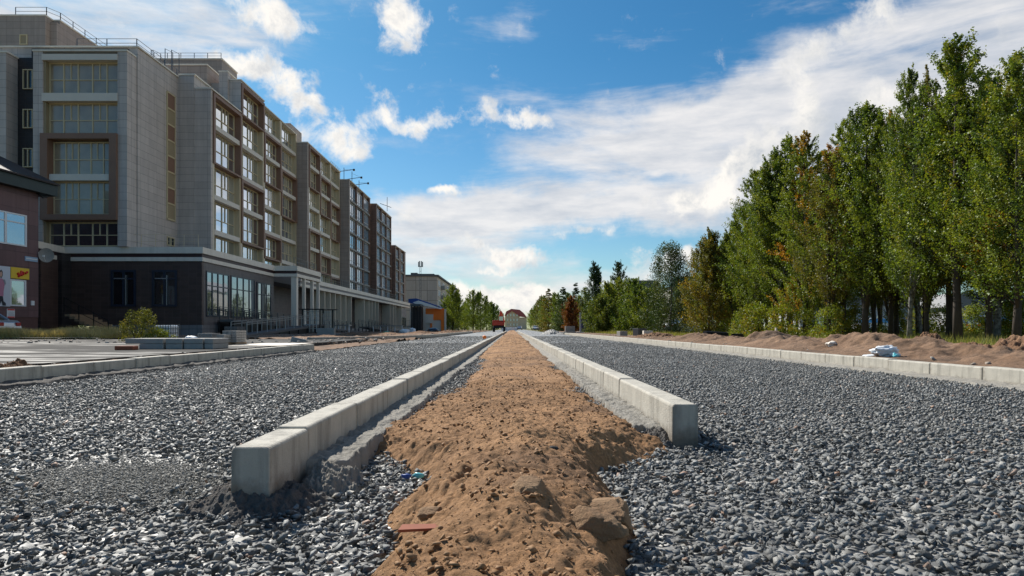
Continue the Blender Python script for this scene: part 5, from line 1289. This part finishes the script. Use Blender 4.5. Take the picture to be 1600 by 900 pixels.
# far red roofed house at the end of the road
d = 420
Hh = thing('house', 'distant yellow brick house with red mansard roof at the end of the road', 'house', (AX(808, d), d, 0))
ybm = mat('yellow_brick', (.85, .60, .38), .8, (1, .15))
w = MB(); w.prism([(AX(789, d), 0), (AX(812, d), 0), (AX(812, d), AZ(492, d)), (AX(800, d), AZ(484.5, d)), (AX(789, d), AZ(493, d))], 'y', d, d + 8); w.box(AX(812, d), AX(823, d), d + .1, d + 8, 0, AZ(496, d)); w.build('wall', ybm, Hh)
w = MB(); w.prism([(AX(788.5, d), AZ(493, d)), (AX(791, d), AZ(486.5, d)), (AX(799, d), AZ(482.6, d)), (AX(812, d), AZ(484, d)), (AX(818, d), AZ(489, d)), (AX(823.6, d), AZ(496, d)), (AX(812.3, d), AZ(494.5, d)), (AX(800, d), AZ(485.6, d)), (AX(789.5, d), AZ(493.8, d))], 'y', d - .8, d + 8.4)
w.build('roof', mat('red_roof', (.45, .10, .09), .6, (1, .2)), Hh)
for c in range(4):
    for r in range(3): window(Hh, 'y', d - .02, AX(792 + c * 5, d), AX(794 + c * 5, d), 2 + r * 3, 3.6 + r * 3, 1, 'glass_dark', 'whiteframe', .12, ())
# buildings behind the trees at right
def bgb(px0, px1, d, py, col, label, roofc, nc=6):
    x0, x1 = AX(px0, d), AX(px1, d); z = AZ(py, d); Bq = thing('house', label, 'building', (x0, d, 0))
    w = MB(); w.box(x0, x1, d, d + 12, 0, z); w.build('wall', mat('bgwall', col, .8, (.6, .15)), Bq)
    w = MB(); w.prism([(x0 - .5, z), (x1 + .5, z), (x1 - 1, z + 2.2), (x0 + 1, z + 2.2)], 'y', d - .4, d + 12.4); w.build('roof', mat('bgroof', roofc, .6), Bq)
    for c in range(nc):
        for r in range(max(1, int(z / 3.2))):
            u = x0 + (x1 - x0) * (c + .3) / nc; window(Bq, 'y', d - .02, u, u + (x1 - x0) / nc * .4, 1.4 + r * 3, 2.9 + r * 3, 2, 'glass_dark', 'whiteframe', .1, ())
bgb(1048, 1112, 150, 448, (.42, .40, .36), 'pale building with teal roof behind the weeping birch', (.05, .19, .22))
bgb(985, 1030, 170, 452, (.40, .36, .32), 'beige house behind the low green trees', (.10, .09, .10), 4)
bgb(1250, 1420, 120, 478, (.50, .50, .50), 'long pale low building glimpsed between the trunks', (.2, .2, .22), 9)
bgb(1480, 1700, 110, 480, (.42, .42, .44), 'grey low building glimpsed behind the right trunks', (.15, .15, .16), 9)

# ============================================================ VEHICLES
def make_car(label, paint, rot, loc, group=None):
    C_ = thing('parked_car', label, 'car', loc, group)
    mt = Matrix.Translation(loc) @ Matrix.Rotation(rot, 4, 'Z')
    w = MB(); w.xf = mt; hw = .86
    lower = [(-2.15, .35), (-2.2, .55), (-2.12, .86), (-1.95, .98), (-1.15, 1.02), (.95, 1.0), (1.9, .86), (2.18, .68), (2.2, .38), (2.0, .25), (-2.0, .25)]
    roof = [(-1.55, 1.0), (-.95, 1.42), (.25, 1.45), (1.1, 1.0)]
    w.prism(lower, 'y', -hw, hw)
    w.prism([(-1.08, 1.37), (-.95, 1.43), (.25, 1.46), (.42, 1.38)], 'y', -hw * .84, hw * .84)
    for x0, x1 in ((-1.55, -.98), (.30, 1.1)): 
        for s_ in (-1, 1): w.tube([(x0, s_ * hw * .92, 1.0), (x1 if x0 < 0 else x0, s_ * hw * .80, 1.40)] if x0 < 0 else [(x1, s_ * hw * .92, 1.0), (x0, s_ * hw * .80, 1.40)], .045, 4)
    w.build('body', paint, C_, bevel=.02)
    g_ = MB(); g_.xf = mt; n = 4; vs = [(x, s_ * hw * (.90 if z < 1.2 else .80), z) for s_ in (-1, 1) for x, z in [(-1.5, 1.0), (-.98, 1.38), (.3, 1.40), (1.05, 1.0)]]
    g_.add(vs, [(0, 1, 2, 3), (7, 6, 5, 4), (0, 4, 5, 1), (1, 5, 6, 2), (2, 6, 7, 3), (3, 7, 4, 0)]); g_.build('windows', 'glass_dark', C_)
    for x in (-1.35, 1.35):
        for s_ in (-1, 1):
            t_ = MB(); t_.xf = mt; t_.tube([(x, s_ * .74, .31), (x, s_ * .90, .31)], .31, 18); wh = t_.build('wheel', 'rubber', C_)
            t_ = MB(); t_.xf = mt; t_.tube([(x, s_ * .75, .31), (x, s_ * .912, .31)], .19, 12); rm = t_.build('rim', 'railw'); rm.parent = wh; rm.location = -Vector(C_.location)
    for s_ in (-1, 1):
        t_ = MB(); t_.xf = mt; t_.box(-2.2, -2.1, s_ * .62 - .16, s_ * .62 + .16, .68, .86); t_.build('tail_light', 'lampred', C_)
        t_ = MB(); t_.xf = mt; t_.box(2.06, 2.19, s_ * .6 - .18, s_ * .6 + .18, .62, .76); t_.build('headlight', 'white_plastic', C_)
    t_ = MB(); t_.xf = mt; t_.box(-2.26, -2.12, -.8, .8, .36, .52); t_.build('bumper', 'darkpaint', C_)
    return C_
make_car('silver car cut by the left edge of the photo in front of the maroon shop', 'silver', math.pi, (AX(9, 36) - 2.1, 36.2, .1))
make_car('silver car parked behind the weeping birch, its nose toward the road', 'silver', .4, (16.2, 63, .12))
make_car('white car parked just behind the silver one by the weeping birch', 'whitepaint', .3, (19.5, 70, .12))
make_car('white car glimpsed between the trunks in the middle of the tall row', 'whitepaint', .1, (32, 60, .12))
make_car('dark car glimpsed between the trunks near the right edge', 'darkpaint', 0, (36, 50, .12))
make_car('small white car far down the road right of the median', 'whitepaint', 1.4, (AX(838, 205), 205, .0))
make_car('distant pale car at the end of the road beyond the median', 'silver', 1.5, (AX(812, 260), 260, .0))
# red digger
d = 128; Ex = thing('excavator', 'small red wheeled digger standing on the far left carriageway', 'excavator', (AX(780, d), d, 0)); x = AX(780, d)
w = MB(); w.box(x - 1.25, x + 1.0, d - 1.3, d + 1.6, 1.2, 1.9); w.box(x - 1.25, x - .1, d - 1.25, d + .2, 1.88, 2.15); w.build('body', 'red', Ex, bevel=.06)
w = MB(); w.box(x - .1, x + .85, d - 1.1, d + .6, 1.9, 3.0); w.build('cab', 'red', Ex, bevel=.06)
w = MB(); w.box(x + 0, x + .75, d - 1.13, d - 1.08, 2.1, 2.85); w.build('cab_window', 'glass_dark', Ex)
w = MB(); w.tube([(x + .1, d + .6, 2.0), (x + .3, d + .8, 3.9), (x + .5, d + 1.2, 3.4)], [.2, .16, .12], 6); w.tube([(x + .5, d + 1.2, 3.4), (x + 1.0, d + 1.5, 1.8)], .12, 6); w.build('boom', 'red', Ex)
w = MB(); w.box(x - 1.0, x + .95, d - .9, d + 1.3, .7, 1.2); w.build('chassis', 'blackmetal', Ex)
for sx in (-1, .95):
    for sy in (-.7, 1.1):
        w = MB(); w.tube([(x + sx - .2, d + sy, .48), (x + sx + .2, d + sy, .48)], .5, 14); w.build('wheel', 'rubber', Ex)

# ============================================================ LEFT YARD
def slabblock(x, y, z, L, W_, H, rz, label, group, mname='slab', name='concrete_block', cat='concrete block'):
    w = MB(); w.xf = Matrix.Rotation(rz, 4, 'Z'); w.box(-L / 2, L / 2, -W_ / 2, W_ / 2, 0, H); o = w.build(name, mname, bevel=.012); o.location = (x, y, z)
    return tag(o, label, cat, group)
gy = 17.0
posn = ['first from the left', 'second from the left', 'third from the left', 'rightmost']
for lay in range(2):
    for k, (p0, p1) in enumerate(((196, 256), (258, 284), (286, 316), (317, 331))):
        x0, x1 = AX(p0, gy), AX(p1, gy)
        if lay == 0 and k == 0: x0 += .35
        slabblock((x0 + x1) / 2, gy + .45 + .03 * k, .13 + lay * .135, (x1 - x0) * .985, .95, .13, .02 * (k % 2) - .01, ['bottom', 'top'][lay] + ' layer concrete slab in the low slab pile, ' + posn[k], 'slabs in the low pile on the asphalt')
slabblock(AX(194, 16.3), 16.4, .13, .42, .3, .10, .1, 'reddish brown brick block at the left foot of the slab pile', None, 'redshard', 'brick_block', 'brick')
M['wood_dark'] = mat('dark_wood', (.06, .035, .025), .85, (10, .4))
def pallet(label, px0, px1, d, z0, layers, cols_, bh, m_='block', depth=.8, gap=.02):
    x0, x1 = AX(px0, d), AX(px1, d); Pq = thing('paver_stack', label, 'paver stack', (x0, d, z0)); w = MB()
    w.box(x0, x1, d, d + depth, z0 + .06, z0 + .09)
    for q in (0, .45, .9): w.box(x0 + (x1 - x0) * q, x0 + (x1 - x0) * (q + .1), d, d + depth, z0, z0 + .06)
    w.build('pallet', 'wood', Pq)
    w = MB(); z = z0 + .09; bw = (x1 - x0) / cols_
    for l in range(layers):
        for c in range(cols_):
            for e in range(4): w.box(x0 + c * bw + gap * .4, x0 + (c + 1) * bw - gap * .4, d + e * depth / 4 + gap * .4, d + (e + 1) * depth / 4 - gap * .4, z + gap * .3, z + bh)
        z += bh + gap * .4
    w.build('pavers', m_, Pq)
pallet('tidy stack of grey pavers on a pallet right of the slab pile', 338, 350, 20.4, .13, 3, 1, .075)
pallet('taller paver stack on a pallet right beside the shorter one', 347, 369.5, 20.9, .13, 5, 3, .066)
pallet('dim stack of thin grey boards behind the paver stacks', 350, 371, 25.5, .13, 8, 1, .055, 'roofgrey')
pallet('low paver stack on a pallet behind the slab pile', 308, 331, 26, .13, 3, 5, .075)
# caged tank
d = 26.5; x0, x1 = AX(238, d), AX(267, d)
Tk = thing('caged_tank', 'white liquid tank in a steel cage right of the bush', 'tank', (x0, d, .13))
w = MB(); w.box(x0 + .03, x1 - .03, d + .03, d + .7, .2, AZ(508, d)); w.build('tank', 'white_plastic', Tk, bevel=.04)
w = MB()
for k in range(8): x = x0 + (x1 - x0) * k / 7; w.box(x - .008, x + .008, d, d + .015, .13, AZ(507, d))
for k in range(5): z = .15 + (AZ(507, d) - .15) * k / 4; w.box(x0, x1, d - .003, d + .012, z - .008, z + .008); w.box(x1 - .012, x1 + .003, d, d + .73, z - .008, z + .008)
for k in range(5): y = d + .73 * k / 4; w.box(x1 - .01, x1 + .006, y - .008, y + .008, .13, AZ(507, d))
w.build('cage', 'rail', Tk)
lump('cement_bag', (AX(299, 25), 25, .26), .22, .16, .11, 'white_plastic', 'crumpled pale bag leaning behind the slab pile', 'bag', 91, .25, 3)
lump('cement_bag', (AX(288, 25), 24.6, .20), .14, .12, .06, 'sill', 'small beige bag at the left of the pale one', 'bag', 92, .25, 3)
mb = MB(); mb.xf = Matrix.Translation((AX(465, 26), 26, .02)) @ Matrix.Rotation(.3, 4, 'Z') @ Matrix.Rotation(.25, 4, 'Y'); mb.box(-.28, .28, -.2, .2, 0, .26); tag(mb.build('concrete_block', 'slab', bevel=.02), 'tilted concrete block lying just beyond the end of the left kerb', 'concrete block')
slabblock(AX(510, 49), 49, .05, 1.2, .5, .62, .05, 'square grey concrete block standing before the colonnade', None)
slabblock(AX(536, 52), 52, .05, 1.8, .5, .2, .0, 'flat grey slab on the soil right of the square block', None)
# pale sheet near the lot end, shine of wet ground painted in its colour
tag(gridmesh('wet_shine_patch', np.linspace(AX(369, 21), AX(456, 21), 30), np.linspace(20.0, 23.5, 20), lambda X, Y: .140 + .012 * fbm(X * 3, Y * 3, 3, 5), 'sill'), kind='structure')
tag(gridmesh('concrete_strip', np.linspace(-27, -19.5, 40), np.linspace(32.2, 32.5, 4), lambda X, Y: .21 + 0 * X, 'slab'), kind='structure')
for i, (px, d, z, s_, mt_, lab, c_) in enumerate([(604, 62, .2, (.42, .35, .22), 'green_plastic', 'bright green sack on the soil in front of the shops', 'sack'), (632, 74, .25, (.55, .4, .3), 'white_plastic', 'white sack in front of the raised landing', 'sack'), (644, 78, .25, (.4, .3, .5), 'white_plastic', 'upright white sack right of the other white sack', 'sack'), (676, 92, .3, (.8, .5, .4), 'darkpaint', 'dark tarpaulin bundle before the orange stall', 'tarpaulin')]):
    lump('sack', (AX(px, d), d, z), *s_, mt_, lab, c_, 110 + i, .3, 3)
# debris lumps
rs = np.random.RandomState(15); n = 2600
X = rs.uniform(-21, -5.8, n); Y = 24 + 70 * rs.uniform(0, 1, n) ** 1.4; sz = .03 + .13 * rs.uniform(0, 1, n) ** 3
V, Fc = stones(np.stack([X, Y, .08 + sz * .4], 1), sz, PROTS, 16); M['rubble'] = mat('rubble', (.22, .17, .13), .9, (3, .5), col2=(.34, .32, .29))
tag(npmesh('rubble', V, Fc, 'rubble'), 'broken rubble strewn over the soil in front of the shops', 'rubble', kind='stuff')
n = 700; X = rs.uniform(5.8, 9.5, n); Y = rs.uniform(7, 60, n); sz = .015 + .06 * rs.uniform(0, 1, n) ** 3
V, Fc = stones(np.stack([X, Y, .17 + sz * .3], 1), sz, PROTS, 17)
tag(npmesh('rubble', V, Fc, 'rubble'), 'small stones and clods strewn along the right verge', 'rubble', kind='stuff')
n = 260; X = rs.uniform(-7.0, -5.7, n); Y = rs.uniform(7, 19, n); sz = .01 + .05 * rs.uniform(0, 1, n) ** 3
V, Fc = stones(np.stack([X, Y, .11 + sz * .3], 1), sz, PROTS, 18)
tag(npmesh('rubble', V, Fc, 'rubble'), 'stones and crumbs on the strip behind the left kerb', 'rubble', kind='stuff')

# ============================================================ SOIL HEAPS
def heap(name, cx, cy, rx, ry, h, label, seed, m_='soil', base=.1, n=130, rough=.35):
    xs = np.linspace(-rx, rx, n); ys_ = np.linspace(-ry, ry, n); X, Y = np.meshgrid(xs, ys_)
    sx = rx; q0 = np.sqrt((X / rx) ** 2 + (Y / ry) ** 2); q = q0 + .55 * (fbm(X / sx * 1.7 + seed, Y / sx * 1.7, 4, seed + 1, .6) - .5); pr = np.clip(1 - q, 0, 1) ** .7
    ms = np.clip(pr * 4, 0, 1)
    Z = pr * h * (1 + rough * 2 * (fbm(X / sx * 1.9 + seed, Y / sx * 1.9, 5, seed, .6) - .5)) - np.abs(fbm(X / sx * 4 + seed, Y / sx * 4, 5, seed + 3, .62) - .5) * .55 * h * ms + (fbm(X / sx * 13, Y / sx * 13, 4, seed + 5, .65) - .5) * .32 * h * ms + .08 * h * ms - .12
    V = np.stack([X.ravel(), Y.ravel(), Z.ravel()], 1); I, J = np.meshgrid(np.arange(n - 1), np.arange(n - 1)); b = (J * n + I).ravel()
    keep = (q0.ravel()[b] < 1.12)
    b = b[keep]
    o = npmesh(name, V, np.stack([b, b + 1, b + n + 1, b + n], 1), m_, smooth=True); o.location = (cx, cy, base)
    return tag(o, label, 'heap')
for i, (px0, px1, d, top, lab) in enumerate([
    (1520, 1680, 11.6, 523, 'large brown soil heap at the right edge in front of the trees'),
    (1455, 1565, 12.0, 530, 'brown soil heap left of the large one at the right edge'),
    (1400, 1480, 13.2, 530, 'rounded soil heap right of the white plastic bag'),
    (1330, 1400, 15.5, 541, 'low flat soil heap behind the white plastic bag'),
    (1245, 1330, 16.5, 530, 'soil heap with pale lumps left of the plastic bag'),
    (1215, 1260, 19.0, 532, 'narrow soil heap right of the wooden stake'),
    (1160, 1215, 20.5, 530, 'soil heap left of the wooden stake'),
    (1095, 1165, 24, 533, 'low soil heap right of the dark pipe'),
    (990, 1050, 36, 521, 'far low earth heap below the weeping birch')]):
    x0, x1 = AX(px0, d), AX(px1, d); h = AZ(top, d) - .12
    heap('soil_heap', (x0 + x1) / 2 + .1, d, (x1 - x0) / 2 * 1.5, max(.8, (x1 - x0) * .6), (h + .12) * (.95 if i < 2 else 1.2), lab, 200 + i)
heap('soil_heap', AX(22, 8.6), 8.6, .36, .5, .26, 'small rust brown soil heap on the strip behind the nearest left kerb', 220, base=.12)
heap('soil_heap', AX(-8, 8.9), 8.9, .35, .5, .14, 'low soil heap cut by the left edge of the photo', 221, base=.12)
for i, (px, d, w_, h_, lab) in enumerate([(560, 46, 2.2, .45, 'brown soil heap in front of the colonnade fins'), (610, 55, 2.4, .35, 'flat soil heap beside the green sack'), (660, 66, 2.2, .4, 'soil heap before the raised landings'), (700, 82, 2.0, .45, 'far soil heap below the tree by the orange stall'), (505, 40, 1.6, .30, 'orange brown soil heap near the square concrete block')]):
    heap('soil_heap', AX(px, d), d, w_, 2.0, h_, lab, 230 + i, base=.08)
M['mortar_dark'] = mat('dark_mortar', (.12, .108, .098), .95, (14, .5), bump=(45, .025))  # darker tone than the ledge mortar
heap('mortar_or_shadow_heap', -1.0, 2.70, .34, .30, .16, 'dark crumbling mortar heaped under the end of the nearest left kerb stone', 251, 'mortar_dark', .02, 150, .5)
heap('mortar_or_shadow_heap', -.80, 3.02, .20, .26, .15, 'grey mortar heaped beside the first joint of the left median kerb', 252, 'mortar', .02, 120, .5)
heap('mortar_or_shadow_heap', .90, 4.10, .20, .26, .14, 'dark mortar heaped behind the end of the right median kerb', 253, 'mortar_dark', .03, 120, .5)
heap('mortar_or_shadow_heap', 1.14, 3.95, .14, .20, .10, 'small dark mound painting the shadow on the road side of the right kerb end', 254, 'mortar_dark', .03, 90, .5)  # mound coloured dark to paint the contact shadow of the kerb end
heap('gravel_heap', AX(862, 78), 78, 1.35, 2.2, .62, 'grey crushed stone heap on the right carriageway edge', 240, 'roadbase', 0, rough=.15)
heap('gravel_heap', AX(877, 74), 74, .6, 1.2, .36, 'smaller grey stone heap right of the larger one', 241, 'roadbase', 0, rough=.15)
# plastic bag, stake, pipe, blue cabin, stacked kerbs
Bg = lump('plastic_bag', (AX(1384, 11.6), 11.6, .25), .20, .16, .11, 'white_plastic', 'crumpled white plastic bag lying on soil behind the right kerb', 'plastic bag', 95, .5, 4)
lump('plastic_scrap', (AX(1402, 11.3), 11.35, .19), .05, .05, .045, 'cyan_plastic', 'pale blue scrap at the right end of the white plastic bag', 'litter', 96, .4, 3)
lump('plastic_sheet', (AX(1362, 11.8), 11.8, .17), .16, .10, .035, 'white_plastic', 'flat strip of white plastic left of the bag', 'litter', 97, .4, 3)
lump('concrete_lump', (AX(1300, 15), 15, .30), .12, .10, .07, 'sill', 'pale chalky lump on the soil heap left of the plastic bag', 'lump', 98, .4, 3)
w = MB(); x = AX(1213, 21); w.box(x - .025, x + .025, 21, 21.05, .1, AZ(512, 21)); tag(w.build('wooden_stake', 'sill', loc=(x, 21, .1)), 'pale upright wooden stake between two soil heaps', 'stake')
w = MB(); d = 30; w.tube([(AX(1101, d), d, .36), (AX(1139, d), d + .4, .30)], .19, 12); tag(w.build('pipe', 'blackmetal', loc=(AX(1120, d), d, .3)), 'thick dark pipe lying across the right verge', 'pipe')
w = MB(); d = 30.5; w.tube([(AX(1146, d), d, .28), (AX(1163, d), d + .4, .28)], .14, 12); tag(w.build('pipe', 'blackmetal', loc=(AX(1155, d), d, .3)), 'short dark pipe right of the thick one', 'pipe')
Cb = thing('blue_cabin', 'small dark blue cabin between the yellow green bushes', 'cabin', (AX(912, 84), 84, .1)); d = 84
w = MB(); w.box(AX(908, d), AX(922, d), d, d + 1.2, .1, AZ(500, d)); w.build('wall', mat('navy_wall', (.012, .02, .09), .5), Cb)
w = MB(); w.box(AX(907.4, d), AX(922.6, d), d - .1, d + 1.3, AZ(500, d), AZ(499, d)); w.build('roof', 'rail', Cb)
w = MB(); x = AX(906.5, 70); w.tube([(x, 70, 0), (x, 70, AZ(488, 70))], .07, 8); w.box(x - .35, x + .35, 69.7, 70.3, 0, .28); tag(w.build('pole', 'railw', loc=(x, 70, 0)), 'short grey pole on a concrete foot in front of the blue cabin', 'pole')
for k, (px0, px1, d, z1, lab) in enumerate([(883, 898, 78, 510, 'grey stack of blocks left of the blue cabin'), (880, 905, 72, 518, 'low row of pale kerb pieces left of the grey pole')]):
    slabblock((AX(px0, d) + AX(px1, d)) / 2, d, 0 if k else .05, AX(px1, d) - AX(px0, d), .6, AZ(z1, d) - .02, 0, lab, None, name='block_stack', cat='block stack')
d = 42
for k, (px, z, s_) in enumerate([(1012, .3, .35), (972, .3, .32), (1000, .25, .5)]):
    slabblock(AX(px, d + k), d + k, .15, s_ * 1.6, .5, s_, .3 * k, ['pale block on the far verge left of the birch', 'grey block below the bushy green tree', 'dark low block between the two pale ones'][k], None, ['sill', 'slab', 'roofgrey'][k])
# white barrier pieces at the far end of the median
for k, (px, d) in enumerate([(795, 190), (788, 185), (803, 196)]):
    slabblock(AX(px, d), d, 0, 1.6, .5, 1.0, 0, ['white barrier at the centre of the far end of the median', 'white barrier left of the middle one at the median end', 'white barrier right of the middle one at the median end'][k], None, 'whitepaint', 'road_barrier', 'barrier')
for p in protos + [orange_tree, shr]:
    if p.name not in used: pass
print('objects', len(bpy.data.objects))
